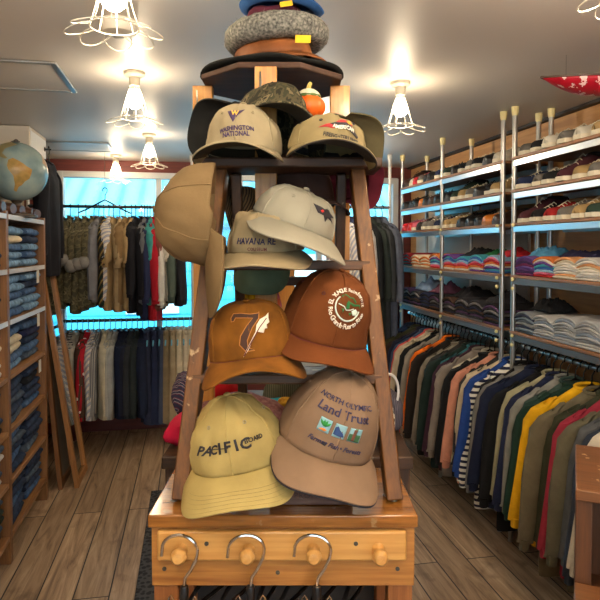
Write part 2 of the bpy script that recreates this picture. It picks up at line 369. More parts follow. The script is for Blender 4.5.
bg = w.node_tree.nodes['Background']; bg.inputs[0].default_value = (.80, .91, 1.0, 1); bg.inputs[1].default_value = SKY
sun = bpy.data.lights.new('sun', 'SUN'); sun.energy = SUN; sun.angle = .3; sun.color = (.75, .95, 1)
so = bpy.data.objects.new('sun', sun); C.objects.link(so); so.rotation_euler = (math.radians(38), 0, math.radians(10))

# camera
cam = bpy.data.cameras.new('camera'); cam.sensor_width = 36.; cam.lens = 36.*590/600; cam.shift_y = -35.5/600; cam.clip_start = .05
co = bpy.data.objects.new('camera', cam); C.objects.link(co)
co.location = (0, 0, 1.5); co.rotation_euler = (math.radians(90-1.7), 0, -YAW)
sc_ = bpy.context.scene; sc_.camera = co
sc_.view_settings.view_transform = 'Standard'; sc_.view_settings.look = 'None'; sc_.view_settings.gamma = 1.; sc_.view_settings.use_curve_mapping = False
sc_.view_settings.exposure = EXPO

# ------------------------------------------------------------------ caps
def finer(shp, lim=.0045):
    import bmesh
    bm = bmesh.new(); bv = [bm.verts.new((x, y, 0)) for x, y in shp[0]]
    for f in shp[1]:
        try: bm.faces.new([bv[i] for i in f])
        except ValueError: pass
    for _ in range(4):
        bmesh.ops.triangulate(bm, faces=bm.faces)
        lg = [e for e in bm.edges if e.calc_length() > lim]
        if not lg: break
        bmesh.ops.subdivide_edges(bm, edges=lg, cuts=1)
    bmesh.ops.triangulate(bm, faces=bm.faces); bm.verts.index_update()
    r = ([(v.co.x, v.co.y) for v in bm.verts], [tuple(v.index for v in f.verts) for f in bm.faces]); bm.free(); return r
def cap(label, pos, yaw, pitch, roll, cm, bm=None, h=.115, a=.084, b=.096, e=.5, curv=3.6, L=.068, droop=.28, seam=None, seed=1., wr=.004,
        eyelet=None, button=None, stitch=0, piping=None, under=None, dent=0., group=None, cat='cap', sc=1., flare=1.14, name='baseball_cap', flatfront=.0, edge=None):
    bm = bm or cm
    rot = BROT.to_3x3() @ M.Rotation(math.radians(yaw), 3, 'Z') @ M.Rotation(math.radians(roll), 3, 'Y') @ M.Rotation(math.radians(pitch), 3, 'X') @ M.Scale(sc, 3)
    root = thing(name, label, cat, BF(*pos), rot, group)
    def surf(th, ph, raw=False):
        fr = math.cos(th); e1 = e + .28*(1-fr)/2 - flatfront*max(0, fr)**2
        rho = max(0., math.cos(ph))**e1; sz = math.sin(ph)**.92 if ph > 0 else -((-math.sin(ph))**.92)
        x = a*rho*math.sin(th); y = -b*rho*fr; z = h*sz
        if fr > 0: z -= curv*.35*x*x*(1-max(0, sz))
        if not raw:
            n = noise.noise(V((x*19+seed*7, y*19, z*19)))*.8 + noise.noise(V((x*42, y*42+seed*3, z*30)))*.6
            k = 1 + wr/.09*n*(.35+max(0, sz)); x *= k; y *= k; z += n*wr*.8*max(0, sz)
            if dent: z -= dent*math.exp(-((x-.01)**2+(y+.02)**2)/.0016)*max(0, sz)
        return V((x, y, z))
    nu = 80; phs = [0, .05, .14, .26, .4, .55, .7, .85, 1.0, 1.13, 1.25, 1.35, 1.43, 1.49, 1.54, 1.565]
    cr = MB(); cr.grid(lambda i, j: surf(2*PI*i/nu, phs[j]), nu, len(phs), True, False, True)
    for th in (0, PI/3, 2*PI/3, PI, -2*PI/3, -PI/3):
        cr.tube([surf(th, ph)*1.002 for ph in phs[:-1]], .0008, 5)
    crown = cr.build('crown', cm, root, solid=.0025, soff=-1, sharp=70)
    lay = lambda th, ph, off: surf(th, ph) + nrm(th, ph)*off
    def nrm(th, ph):
        p = surf(th, ph, True); du = surf(th+.02, ph, True)-p; dv = surf(th, ph+.02, True)-p
        n = du.cross(dv).normalized(); return n if n.dot(V((math.sin(th), -math.cos(th), .3))) > 0 else -n
    TH = 1.28; ye = -b*math.cos(TH)
    def bill(u, v):
        p0 = surf(u*TH, 0, True)*.985; an = u*PI/2
        s_ = math.copysign(abs(math.sin(an))**.72, an); xo = a*flare*s_; yo = ye - .012 - (b-b*math.cos(TH)+L-.012)*max(0, math.cos(an))**.58
        q = V((p0.x*(1-v)+xo*v, p0.y*(1-v)+yo*v, 0)); out = max(0, (b*-1*math.cos(u*TH)) - q.y)
        q.z = p0.z*(1-v)*0 - curv*q.x*q.x*(.35+.65*v) - out*droop - 1.2*out*out*droop*6
        q.z += .0008*noise.noise(V((q.x*30+seed, q.y*30, 0)))
        return q
    bl = MB(); bl.grid(lambda i, j: bill(-1+2*i/32., j/9.), 33, 10)
    bo = bl.build('bill', bm, root, solid=.0036, soff=0, bevel=.0008)
    if under:
        un = MB(); un.grid(lambda i, j: bill(-.985+1.97*i/32., .02+.96*j/9.)+V((0, 0, -.0022)), 33, 10); un.build('bill_lining', under, bo, solid=.0006, soff=0)
    if edge:
        MB().tube([bill(-1+2*i/40., 1.0)+V((0, 0, -.002)) for i in range(41)], .0017, 6).build('bill_edge', edge, bo)
    for k in range(stitch):
        v = .93-.1*k
        ux = 1-.05*k-.05
        MB().tube([bill(-ux+2*ux*i/36., v)+V((0, 0, .0018)) for i in range(37)], .00055, 5).build('stitching', seam or bm, bo)
    if piping: MB().tube([surf(-1.3+2.6*i/30., .0)*1.006+V((0, 0, .001)) for i in range(31)], .0011, 5).build('piping', piping, root)
    if button is not None: MB().ball(surf(0, 1.565)+V((0, b*0, .003)), (.0075, .0075, .004), 12, 7).build('button', button, root)
    if eyelet:
        for th in (-.52, .52, -1.57, 1.57):
            c = lay(th, .78, .001); n = nrm(th, .78); u = n.orthogonal().normalized(); w = n.cross(u)
            MB().tube([c+u*.003*math.cos(t*PI/5)+w*.003*math.sin(t*PI/5) for t in range(10)], .0011, 5, True).build('eyelet', eyelet, root)
    # band inside the opening
    MB().grid(lambda i, j: surf(2*PI*i/40, .0+.2*j, True)*.965+V((0, 0, .001)), 40, 2, True).build('sweatband', under or cm, root, solid=.001)
    dsc = [1.]
    def deco(nm, shp, m, th0=0., ph0=.5, off=.0012, rot=0., lab=None):
        shp = xf2d(shp, 0, 0, rot, dsc[0]); shp = finer(shp); vs = []
        # finer steps near the dome so letters keep their size
        r0 = math.hypot(*[surf(th0, ph0, True)[i] for i in (0, 1)])
        dl = (surf(th0, ph0+.1, True)-surf(th0, ph0-.1, True)).length/.2
        for x, y in shp[0]:
            vs.append(lay(th0+x/r0, ph0+y/dl, off))
        o = MB().add(vs, shp[1]).build(nm, m, root, solid=.0006, soff=0)
        if lab: o['label'] = lab
        return o
    deco.size = dsc
    return root, deco

thread_black = plain((28, 26, 34), .6); navy_t = plain((38, 36, 74), .6); white_t = plain((232, 226, 210), .6)
# -- bottom row: pale yellow cap with slanted lettering
YEL = fabric((166, 148, 92), .10, 10., bump=.3)
c, d = cap('pale yellow cap with slanted black lettering, bottom left of the ladder', (-.122, 1.175, 1.086), -3, 8, -10, YEL, h=.122, a=.098, b=.092, e=1.0, curv=2.0, L=.062, droop=.36, flare=1.13, seed=2.3, wr=.011,
           eyelet=plain((150, 140, 110), .5), button=YEL, stitch=5, seam=plain((128, 112, 62), .7), flatfront=.1)
letters = []
for i, (ch, s, dy, sh) in enumerate((('P', .021, -.0035, .35), ('A', .022, -.003, .4), ('C', .021, -.001, .3), ('I', .025, 0, .1), ('F', .024, .001, .1), ('I', .025, .001, -.05), ('C', .023, .0, .1))):
    letters.append(xf2d(text2d(ch, s, sh, .03), -.040+.0125*i+(.003 if i > 4 else 0), dy))
letters.append(line2d([(-.022, -.001), (-.01, .001), (.012, .000)], .0013))
d('lettering', xf2d(merge2d(*letters), 0, 0, 0, 1.15), thread_black, -.16, .42, rot=.02)
d('small_lettering', text2d('BOARD', .0115, .1, .02, 1.0), thread_black, .58, .46)
# -- taupe cap with square pictures
TAU = fabric((126, 103, 82), .08, 10., bump=.3)
c, d = cap('taupe cap with three small square pictures, bottom right of the ladder', (.052, 1.180, 1.117), 8, 12, 17, TAU, h=.150, a=.099, b=.096, e=.85, curv=1.6, L=.066, droop=.30, flare=1.08, seed=4.1, wr=.010,
           eyelet=TAU, button=TAU, seam=TAU, edge=plain((22, 20, 30), .8), under=plain((30, 28, 36), .8), flatfront=.1)
d.size[0] = 1.2
d('lettering', text2d('NORTH OLYMPIC', .0115, 0, .02), navy_t, -.06, .80, rot=-.06)
d('lettering', text2d('Land Trust', .0195, 0, .015), navy_t, -.06, .63, rot=-.06)
d('lettering', merge2d(xf2d(text2d('Farms', .0105, .3, .02), -.031), xf2d(text2d('·', .014, 0, .05), -.014), xf2d(text2d('Fish', .0105, .3, .02), -.002), xf2d(text2d('·', .014, 0, .05), .0105), xf2d(text2d('Forests', .0105, .3, .02), .030)), navy_t, -.06, .19, rot=-.06)
sky_t = plain((128, 172, 184), .7)
for k in range(3):
    o = d('picture_patch', rect2d(-.024+.0245*k, 0, .019, .021), sky_t, -.06, .40, .0012, rot=-.06)
    if k == 0:
        d('picture_leaves', merge2d(*[xf2d(poly2d([(-.001, -.002), (.001, -.002), (.0022, .004), (0, .009), (-.0022, .004)]), -.0245+dx, .0, r) for dx, r in ((-.002, .7), (0, .25), (.001, -.25), (.003, -.75))]), plain((40, 140, 60), .6), -.06, .40, .002, rot=-.06)
        d('picture_carrots', poly2d([(-.031, -.008), (-.021, -.009), (-.018, -.006), (-.022, -.0045), (-.027, -.0055)]), plain((224, 130, 50), .6), -.06, .40, .0022, rot=-.06)
    elif k == 1:
        d('picture_fish', poly2d([(-.008, -.007), (.002, -.008), (.009, -.007), (.006, -.002), (0, .002), (-.004, .007), (-.008, .004)]), plain((36, 66, 120), .6), -.06, .40, .002, rot=-.06)
    else:
        d('picture_forest', merge2d(rect2d(.0245, -.004, .017, .011, 2), rect2d(.0245, .004, .004, .013, 2)), plain((46, 96, 62), .6), -.06, .40, .002, rot=-.06)
        d('picture_trunk', rect2d(.0235, 0, .0045, .018, 2), plain((110, 66, 50), .6), -.06, .40, .0023, rot=-.06)
# -- middle row: ochre suede cap
SUE = ramp_mat([(.25, (90, 55, 12)), (.5, (116, 72, 16)), (.75, (134, 86, 28))], 'noise', 22., 'LINEAR', rough=.95, name='suede', detail=6.)
maroon = plain((92, 30, 36), .7)
c, d = cap('ochre suede cap with an embroidered 7 and white feather', (-.098, 1.195, 1.289), 5, 0, -6, SUE, h=.102, a=.086, e=.34, curv=4.2, L=.062, droop=.10, flare=1.16, seed=7.7, wr=.003, button=SUE, piping=maroon, flatfront=.1)
d.size[0] = 1.85
sev = [(-.021, .018), (-.018, .024), (-.008, .024), (.004, .021), (.013, .021), (.015, .023), (.013, .014), (.004, .004), (-.003, -.008), (-.003, -.014), (.004, -.017), (-.006, -.017), (-.012, -.011), (-.010, -.003), (-.002, .007), (.006, .015), (-.006, .017), (-.015, .018), (-.017, .014), (-.0205, .013)]
d('numeral_seven', poly2d(sev), plain((58, 27, 12), .7), .0, .50)
d('numeral_outline', line2d(sev + sev[:1], .0010), plain((170, 112, 50), .7), .0, .50, .0018)
fea = [(-.003, -.016), (.004, -.006), (.009, .0), (.012, -.001), (.016, -.002), (.018, .002), (.021, .002), (.021, .006), (.025, .008), (.025, .013), (.0275, .020), (.022, .016), (.014, .013), (.009, .007), (.007, .0), (.001, -.008), (-.008, -.019), (-.009, -.021)]
d('feather', poly2d(fea), plain((226, 218, 196), .6), .0, .49, .0024)
d('feather_quill', line2d([(-.008, -.020), (.004, -.006), (.012, .004), (.022, .013)], .001), maroon, .0, .49, .0032)
# -- rust brown cap with round emblem
RUST = fabric((100, 54, 22), .10, 9., bump=.3)
c, d = cap('rust brown cap with a round white and green emblem', (.050, 1.235, 1.323), 10, 12, 13, RUST, h=.134, a=.092, e=.60, curv=2.2, L=.060, droop=.14, flare=1.06, seed=5.2, wr=.009, eyelet=plain((80, 34, 30), .7), button=RUST, piping=maroon, flatfront=.12)
cx = .14; cp = .66; d.size[0] = 1.5
d('lettering', ring_text('EL YUNQUE Rainforest', .0085, .024, PI*1.0, .12), white_t, cx, cp)
d('lettering', ring_text('Rio Grande·Puerto Rico', .0078, .024, PI*1.10, PI*1.88, True), white_t, cx, cp)
d('emblem_ring', merge2d(line2d([(.0175*math.cos(t), .0175*math.sin(t)) for t in [PI*.78+PI*1.13*i/24 for i in range(25)]], .0018), line2d([(-.014, .001), (-.006, -.001), (-.002, -.005), (.004, -.004), (.009, -.002)], .0012), xf2d(poly2d([(0, 0), (.006, .003), (.009, 0), (.007, -.005), (.002, -.005)]), .006, -.005)), plain((196, 214, 204), .6), cx, cp)
d('emblem_trees', merge2d(poly2d([(-.003, -.003), (.002, -.003), (.002, .004), (.007, .001), (.017, .002), (.019, -.002), (.018, .004), (.009, .004), (.002, .006), (-.001, .008), (-.003, .004)]), line2d([(-.011, .012), (-.007, .016), (-.003, .015), (.001, .012), (.006, .012), (.011, .006)], .0018), poly2d([(-.009, -.004), (-.005, -.004), (-.006, -.009)]), poly2d([(.002, -.008), (.006, -.007), (.004, -.011)])), plain((26, 106, 54), .7), cx, cp)
# -- third tread: khaki cap under a grey cap
KHA = fabric((152, 136, 104), .10, 9., bump=.3)
c, d = cap('khaki cap with dark arched lettering, under the light grey cap', (-.070, 1.235, 1.498), -8, 6, -2, KHA, h=.085, a=.080, e=.5, curv=2.2, L=.070, droop=.14, flare=1.26, seed=9.4, wr=.012, dent=.02, button=KHA, flatfront=.06)
d.size[0] = 1.2
d('lettering', text2d('HAVANA RE', .0145, .12, .02), navy_t, -.05, .24, rot=-.04)
d('small_lettering', text2d('COLISEUM', .0075, 0, .02, 1.1), maroon, .0, .07, rot=-.04)
GRY = fabric((142, 138, 122), .06, 9., bump=.25)
c, d = cap('light grey cap with a black bird emblem, on top of the khaki cap', (-.016, 1.245, 1.550), 17, 10, 20, GRY, h=.075, a=.089, e=.55, curv=1.7, L=.084, droop=.18, flare=1.18, seed=12.4, wr=.007, eyelet=GRY, button=GRY, under=fabric((120, 112, 92)))
d.size[0] = 1.55
d('bird_emblem', poly2d([(-.022, .008), (-.010, .007), (-.003, .005), (.004, .007), (.010, .002), (.019, -.002), (.011, -.003), (.017, -.009), (.006, -.004), (.002, -.010), (-.002, -.003), (-.012, -.002)]), thread_black, .45, .60)
d('bird_face', xf2d(poly2d([(0, .002), (.003, 0), (0, -.002), (-.003, 0)]), -.006, .0015), plain((196, 40, 40), .6), .45, .60, .002)
# -- on the top step
OLK = fabric((146, 134, 106), .09, 9., bump=.3)
purple = plain((52, 34, 74), .7)
c, d = cap('khaki cap with a purple pennant emblem, on the top step at left', (-.118, 1.262, 1.700), -6, 0, -1, OLK, h=.098, a=.080, e=.70, curv=3.6, L=.062, droop=.03, flare=1.1, seed=3.4, wr=.008, eyelet=OLK, button=OLK, under=fabric((60, 54, 40)))
d.size[0] = 1.35
d('pennant', poly2d([(-.017, .012), (.006, .012), (.017, .015), (.004, .003), (-.003, -.009)]), purple, .0, .58)
d('pennant_letter', xf2d(text2d('W', .012, 0, .04), .0, .0065), plain((222, 168, 62), .6), -.02, .58, .002)
d.size[0] = 1.1
d('lettering', text2d('WASHINGTON', .0115, 0, .03), purple, .02, .31, rot=.03)
d('lettering', text2d('NATIONAL', .0115, 0, .03), purple, .02, .20, rot=.03)
OL2 = fabric((138, 124, 88), .09, 9., bump=.3)
c, d = cap('khaki cap with a red and black patriotic emblem, on the top step at right', (.056, 1.25, 1.700), 9, 0, 8, OL2, h=.070, a=.082, e=.62, curv=3.8, L=.062, droop=.02, flare=1.06, seed=6.4, wr=.009, eyelet=thread_black, button=OL2, under=plain((22, 20, 20), .9), edge=plain((40, 34, 30), .9))
red_t = plain((168, 38, 40), .6)
d.size[0] = 1.5
d('emblem_stripes', merge2d(poly2d([(-.034, -.006), (-.012, .003), (-.006, .008), (.0, .0095), (.010, .008), (.018, .004), (.012, .001), (-.004, .0), (-.014, -.006)]),), red_t, .10, .52)
d('emblem_band', merge2d(poly2d([(-.02, .001), (-.012, .005), (.004, .006), (.016, .002), (.03, -.006), (.026, -.009), (.01, -.004), (-.008, -.002)]),), thread_black, .12, .50, .0018)
d('emblem_lettering', text2d('AMERICAN', .007, 0, .03), white_t, .15, .47, .0025)
d('emblem_spark', poly2d([(.004, .006), (.009, .008), (.013, .004), (.008, .003)]), plain((220, 160, 50), .6), .12, .52, .0025)
d('lettering', text2d('FIREFIGHTERS SINCE', .0065, 0, .02), thread_black, .13, .20)
# caps behind the first ones
CAM = ramp_mat([(0, (34, 34, 24)), (.42, (70, 64, 44)), (.5, (48, 50, 34)), (.58, (104, 94, 70)), (.66, (32, 30, 22))], 'noise', 34., name='camouflage', detail=5., stretch=(1, 1.6, .7))
cap('leaf camouflage cap tipped on its side between the two khaki caps', (-.078, 1.350, 1.757), 40, -15, 34, CAM, h=.125, e=.55, L=.055, seed=8.2, wr=.006, button=CAM, under=plain((40, 36, 28), .9))
BLK = fabric((34, 34, 32), .15)
c, d = cap('black cap with red lettering and a camouflage back, behind the pennant cap', (-.143, 1.39, 1.762), -60, -30, -50, BLK, h=.09, a=.07, b=.075, e=.6, L=.04, seed=1.2, button=CAM)
d('lettering', text2d('OU', .02, 0, .04), plain((170, 36, 36), .6), .0, .35)
OLV = fabric((92, 84, 58), .15)
cap('olive cap hanging behind the right post of the hat stand', (.085, 1.46, 1.755), 95, 10, 68, OLV, h=.09, a=.07, b=.08, L=.04, seed=2.2, button=OLV)
MAR = fabric((84, 22, 34), .15)
cap('maroon cap hanging behind the right end of the top step', (.105, 1.42, 1.655), 100, 0, 60, MAR, h=.08, L=.03, seed=3.2, button=MAR, a=.055, b=.065)
DBR = fabric((58, 40, 34), .12)
c, d = cap('dark brown cap with a thin white stripe, behind the light grey cap', (.0, 1.435, 1.60), 12, -8, -5, DBR, h=.125, e=.5, L=.06, seed=4.2, button=DBR)
d('white_stripe', line2d([(-.03, -.012), (-.01, .004), (.0, .001), (.03, .022)], .0018), white_t, .0, .75)
GRN = fabric((88, 100, 76), .15)
cap('dark green cap with only its bill showing, behind the khaki cap', (-.085, 1.40, 1.495), -8, 42, 0, GRN, h=.08, a=.058, b=.065, L=.06, droop=.3, seed=5.5, button=GRN, curv=2.2)
# the tan cap on the left rail
DUC = fabric((112, 92, 62), .07, 8., bump=.35)
c, d = cap('large tan cloth cap hung sideways on the left of the ladder', (-.215, 1.105, 1.578), 0, 0, 0, DUC, h=.105, a=.085, b=.098, e=.80, curv=3.0, L=.098, droop=.10, seed=6.6, wr=.009, button=DUC, under=fabric((112, 86, 56)), seam=DUC, stitch=0)
star = [(.005*(1 if i % 2 == 0 else .3)*math.cos(PI/2+i*PI/4), .005*(1 if i % 2 == 0 else .3)*math.sin(PI/2+i*PI/4)) for i in range(8)]
d('star_emblem', poly2d(star), plain((60, 26, 40), .6), -.62, .55)
# local axes written out: front (bill) points down, dome points to the left, open side to the right
zl = V((-1, -.10, .10)).normalized(); fr = V((.16, .02, -1)); yl = -(fr - zl*fr.dot(zl)).normalized(); xl = yl.cross(zl)
c.matrix_basis = M.Translation(BF(-.170, 1.13, 1.562)) @ BROT @ M((xl, yl, zl)).transposed().to_4x4()

# ------------------------------------------------------------------ display stand, ladder and hat stand (own axes: across, away, up)
PINE = lambda ax: wood((184, 130, 62), (136, 84, 34), ax, 7., .45, .25)
OLDW = lambda ax: wood((118, 73, 20), (64, 37, 8), ax, 9., .55, 0., wear=(178, 150, 110))
DARKW = lambda ax: wood((76, 48, 24), (36, 22, 11), ax, 8., .6, 0., wear=(130, 116, 96))
steel = plain((150, 148, 144), .25, 1.); chrome = plain((205, 205, 205), .12, 1.); blackp = plain((18, 18, 20), .35)
st = thing('display_stand', 'pine display table with a peg rail, carrying the stepladder of caps', 'display table', BF(-.032, 1.09, 0), BROT)
# local: x across from middle, y away from the front edge, z up
MB().box((0, .115, .988), (.505, .24, .024)).build('tabletop', wood((168, 112, 50), (104, 62, 24), 'X', 7., .16, .6, wear=(150, 120, 80)), st, bevel=.003)
ap = MB().box((0, .016, .918), (.496, .02, .116)).build('apron', PINE('X'), st, bevel=.002)
pr_ = MB().box((-.002, .0, .942), (.466, .014, .056)).build('peg_rail', wood((206, 158, 88), (176, 124, 60), 'X', 6., .4, .3), ap, bevel=.004)
for x in (-.188, -.064, .057, .178):
    m4 = M.Translation(V((x, -.006, .937))) @ M.Rotation(math.radians(90-(3 if x < .1 else 0)), 4, 'X')
    MB().lathe([(.001, .042), (.009, .041), (.0135, .036), (.0145, .03), (.012, .024), (.0085, .018), (.0085, .008), (.010, .004), (.013, 0)], 18, m4).build('peg', wood((206, 160, 92), (178, 128, 66), 'Y', 9., .35, .3), st)
for x, z in ((-.224, .893), (-.142, .948), (.136, .948), (.216, .893), (-.01, .886)):
    s_ = MB().cyl((x, -.0085 if z > .92 else .005, z), (x, -.006 if z > .92 else .007, z), .0042, 12); s_.box((x, -.009 if z > .92 else .0046, z), (.005, .0006, .0011)); s_.build('screw', plain((88, 88, 84), .4, .8), st)
for sx in (-1, 1):
    for y in (.03, .2):
        MB().box((sx*.222, y, .43), (.046, .04, .86)).build('leg', wood((160, 102, 52), (112, 64, 28), 'Z', 7., .5), st, bevel=.002)
    MB().box((sx*.235, .115, .92), (.018, .2, .11)).build('side_apron', PINE('Y'), st, bevel=.002)
    for x, y in ((.217, .06), (.205, .085)): MB().lathe([(.007, 0), (.006, .002), (.001, .003)], 12, M.Translation(V((sx*x, y, 1.0)))).build('screw', plain((120, 116, 108), .4, .8), st)
MB().box((0, .222, .49), (.40, .008, .73)).build('back_panel', plain((30, 26, 24), .7), st)  # added dark panel, keeps the bright window from showing through the stand
MB().box((0, .115, .12), (.46, .2, .02)).build('lower_shelf', OLDW('X'), st, bevel=.002)
MB().cyl((-.2, .115, .868), (.2, .115, .868), .009, 10).build('hanging_rail', blackp, st)
# small box with faint lettering behind the taupe cap
bx = thing('wooden_box', 'dark red-brown wooden box with faint lettering behind the yellow and taupe caps', 'box', BF(.022, 1.152, 1.0005), BROT)
MB().box((0, 0, .0185), (.16, .05, .037)).build('box_body', wood((84, 46, 30), (56, 28, 18), 'X', 8., .4, .2), bx, bevel=.002)
v, f = xf2d(text2d('PROMISE', .016, 0, .0, 1.1), .0, .019)
MB().add([(x, -.0258, y) for x, y in v], f).build('lettering', plain((46, 24, 18), .6), bx, solid=.0006)
# stepladder
ld = thing('step_ladder', 'old wooden stepladder standing on the display table, holding caps on every tread', 'ladder', BF(-.025, 1.165, 1.0), BROT)
def rail(s): return V((s*.2115, 0, 0)), V((s*.150, .145, .668))
for s in (-1, 1):
    a, b = rail(s)
    MB().bar(a, b, .031, .062).build('front_rail', OLDW('Z'), ld, bevel=.003)
    MB().bar((s*.118, .168, .665), (s*.118, .335, .0), .022, .03).build('rear_leg', DARKW('Z'), ld, bevel=.003)
for z, w in ((.232, 0), (.461, 0)):
    t = z/.668; hw = .2085*(1-t)+.15*t - .010
    MB().box((0, .145*t+.012, z), (hw*2+.030, .086, .020)).build('tread', wood((104, 68, 34), (58, 36, 18), 'X', 8., .55, 0., wear=(150, 130, 100)), ld, bevel=.003)
MB().box((0, .150, .678), (.396, .145, .021)).build('top_step', DARKW('X'), ld, bevel=.004)
MB().bar((-.13, .225, .42), (.13, .225, .42), .02, .035).build('rear_brace', DARKW('X'), ld, bevel=.002)
# back table
tb = thing('back_table', 'low wooden table behind the ladder, heaped with knitwear', 'table', BF(-.03, 1.72, 0), BROT)
MB().box((0, 0, .985), (.60, .66, .03)).build('tabletop', DARKW('X'), tb, bevel=.003)
for sx in (-1, 1):
    for y in (-.29, .29): MB().box((sx*.27, y, .485), (.05, .05, .97)).build('leg', DARKW('Z'), tb, bevel=.003)
MB().box((0, 0, .45), (.54, .60, .02)).build('lower_shelf', DARKW('X'), tb, bevel=.002)
# four post hat stand
hs = thing('hat_stand', 'four-post pine hat stand with a dark eight-sided board, behind the ladder', 'hat stand', BF(-.070, 1.53, 1.0), BROT)
for i, (x, y) in enumerate(((-.008, -.165), (.172, -.005), (.03, .15), (-.178, -.005))):
    zb = .23 if i == 0 else 0.
    p = MB().box((x, y, (.91+zb)/2), (.050, .030, .91-zb)).build('post', wood((206, 150, 66), (158, 100, 36), 'Z', 6., .4, .2), hs, bevel=.002)
    if i in (0, 3):
        MB().tube([(x-.012, y-.018, .855), (x-.012, y-.022, .88), (x-.012, y-.02, .895), (x-.010, y-.03, .868), (x-.012, y-.034, .842), (x-.016, y-.03, .836)], .0022, 6).build('hook', plain((110, 108, 104), .3, 1.), p)
oc = [(.187*math.cos(PI/8+i*PI/4), .182*math.sin(PI/8+i*PI/4)) for i in range(8)]
MB().prism(oc, .91, .924, 'XY').build('board', wood((78, 50, 34), (44, 30, 22), 'X', 6., .8, 0.), hs, bevel=.003)
MB().bar((-.008, -.155, .25), (.03, .14, .25), .024, .036, (0, 0, 1)).build('cross_rail', PINE('Y'), hs, bevel=.002)
MB().bar((-.17, -.005, .80), (.165, -.005, .80), .028, .018, (0, 0, 1)).build('cross_rail', PINE('X'), hs, bevel=.002)
# hats heaped on the board: brim, crown and band each a part
def hat(label, pos, r, rise, m, crown_r, crown_h, tilt=(0, 0), wob=.006, seed=0., band=None, name='felt_hat', tagc=None, tagp=None, thick=.004, droop=.0, roundness=.35):
    rot = BROT.to_3x3() @ M.Rotation(math.radians(tilt[0]), 3, 'X') @ M.Rotation(math.radians(tilt[1]), 3, 'Y')
    h = thing(name, label, 'hat', BF(*pos), rot)
    def brim(i, j):
        t = j/6.; rr = crown_r*.97*(1-t)+r*t; an = 2*PI*i/48
        return V((rr*math.cos(an), rr*math.sin(an)*.94, rise*t*t + wob*t*noise.noise(V((math.cos(an)*1.5+seed, math.sin(an)*1.5, 0))) - droop*t*t*abs(math.cos(an))))
    MB().grid(brim, 48, 7, True).build('brim', m, h, solid=thick, soff=0)
    prof = [0, .2, .5, .8, 1.05, 1.25, 1.42, 1.53, 1.565]
    def cr(i, j):
        an = 2*PI*i/40; ph = prof[j]; q = math.cos(ph)**roundness*crown_r
        p = V((q*math.cos(an), q*math.sin(an)*.94, crown_h*math.sin(ph)))
        n = noise.noise(p*20+V((seed*5, 0, 0)))*.006; return p*(1+n/crown_r*.6) - V((0, 0, .02*math.exp(-(p.x**2)/.0006)*math.sin(ph)**4))
    MB().grid(cr, 40, len(prof), True, False, True).build('crown', m, h, solid=.003)
    if band: MB().grid(lambda i, j: V(((crown_r*1.01)*math.cos(2*PI*i/40), crown_r*.955*math.sin(2*PI*i/40), .004+.012*j)), 40, 2, True).build('hat_band', band, h, solid=.002)
    if tagp: 
        tg = MB().box(tagp[0], tagp[1], M.Rotation(math.radians(tagp[2]), 3, 'Y') @ M.Rotation(math.radians(-25), 3, 'X')).build('price_tag', tagc, h, bevel=.001)
    return h
ytag = plain((232, 184, 36), .6)
hat('black wide-brimmed felt hat, lowest of the heap on the hat stand', (-0.071, 1.52, 1.927), .182, .008, fabric((30, 30, 28), .2), .10, .05, (0, 0), .008, 1., plain((20, 20, 20)), droop=.0)
hat('grey-green felt hat just above the black brim', (-0.061, 1.50, 1.945), .125, -.004, fabric((92, 92, 80), .15), .085, .05, (3, 4), .006, 2., name='felt_hat')
hat('brown leather hat with a yellow tag, below the grey woolly hat', (-0.066, 1.49, 1.962), .132, -.016, ramp_mat([(.3, (92, 52, 22)), (.6, (126, 74, 36)), (.8, (146, 92, 48))], 'noise', 16., 'LINEAR', rough=.6, name='leather'), .098, .06, (4, -6), .012, 3., name='leather_hat', tagc=ytag, tagp=((.075, -.112, .018), (.036, .002, .022), 8))
wl = thing('woolly_hat', 'thick grey woolly hat with a rolled edge, above the brown leather hat', 'hat', BF(-.058, 1.49, 2.020), BROT.to_3x3() @ M.Rotation(math.radians(-5), 3, 'Y'))
WOOL = ramp_mat([(.3, (58, 58, 56)), (.5, (104, 104, 98)), (.7, (140, 138, 130))], 'noise', 160., 'LINEAR', rough=1., name='wool', detail=5.)
def roll(i, j):
    a = 2*PI*i/60; b = 2*PI*j/18; q = V(((.100+.031*math.cos(b))*math.cos(a), (.097+.031*math.cos(b))*math.sin(a), .030*math.sin(b)))
    return q*(1+.02*noise.noise(q*60)) + V((0, 0, .003*noise.noise(q*90)))
MB().grid(roll, 60, 19, True).build('rolled_edge', WOOL, wl)
fz = MB(); rr = random.Random(3)
for i in range(900):
    a = rr.random()*2*PI; b = rr.random()*2*PI; p = V(((.100+.030*math.cos(b))*math.cos(a), (.097+.030*math.cos(b))*math.sin(a), .029*math.sin(b)))
    q = p + (V((math.cos(b)*math.cos(a), math.cos(b)*math.sin(a), math.sin(b)))+V((rr.uniform(-.7, .7), rr.uniform(-.7, .7), rr.uniform(-.7, .7))))*.006
    o = V((.0004, .0003, .0002)); fz.add([p-o, p+o, q], [(0, 1, 2)])
fo = fz.build('fuzz', WOOL, wl); fo['kind'] = 'stuff'
MB().grid(lambda i, j: V((.09*math.cos(PI/2*j/6.02)*math.cos(2*PI*i/32), .088*math.cos(PI/2*j/6.02)*math.sin(2*PI*i/32), .01+.05*math.sin(PI/2*j/6))), 32, 7, True, False, True).build('crown', WOOL, wl)
hat('maroon felt hat under the blue hat', (-0.061, 1.49, 2.045), .098, .004, fabric((74, 28, 44), .15), .078, .05, (0, -3), .004, 4., tagc=ytag, tagp=((.03, -.088, .024), (.03, .002, .016), -5))
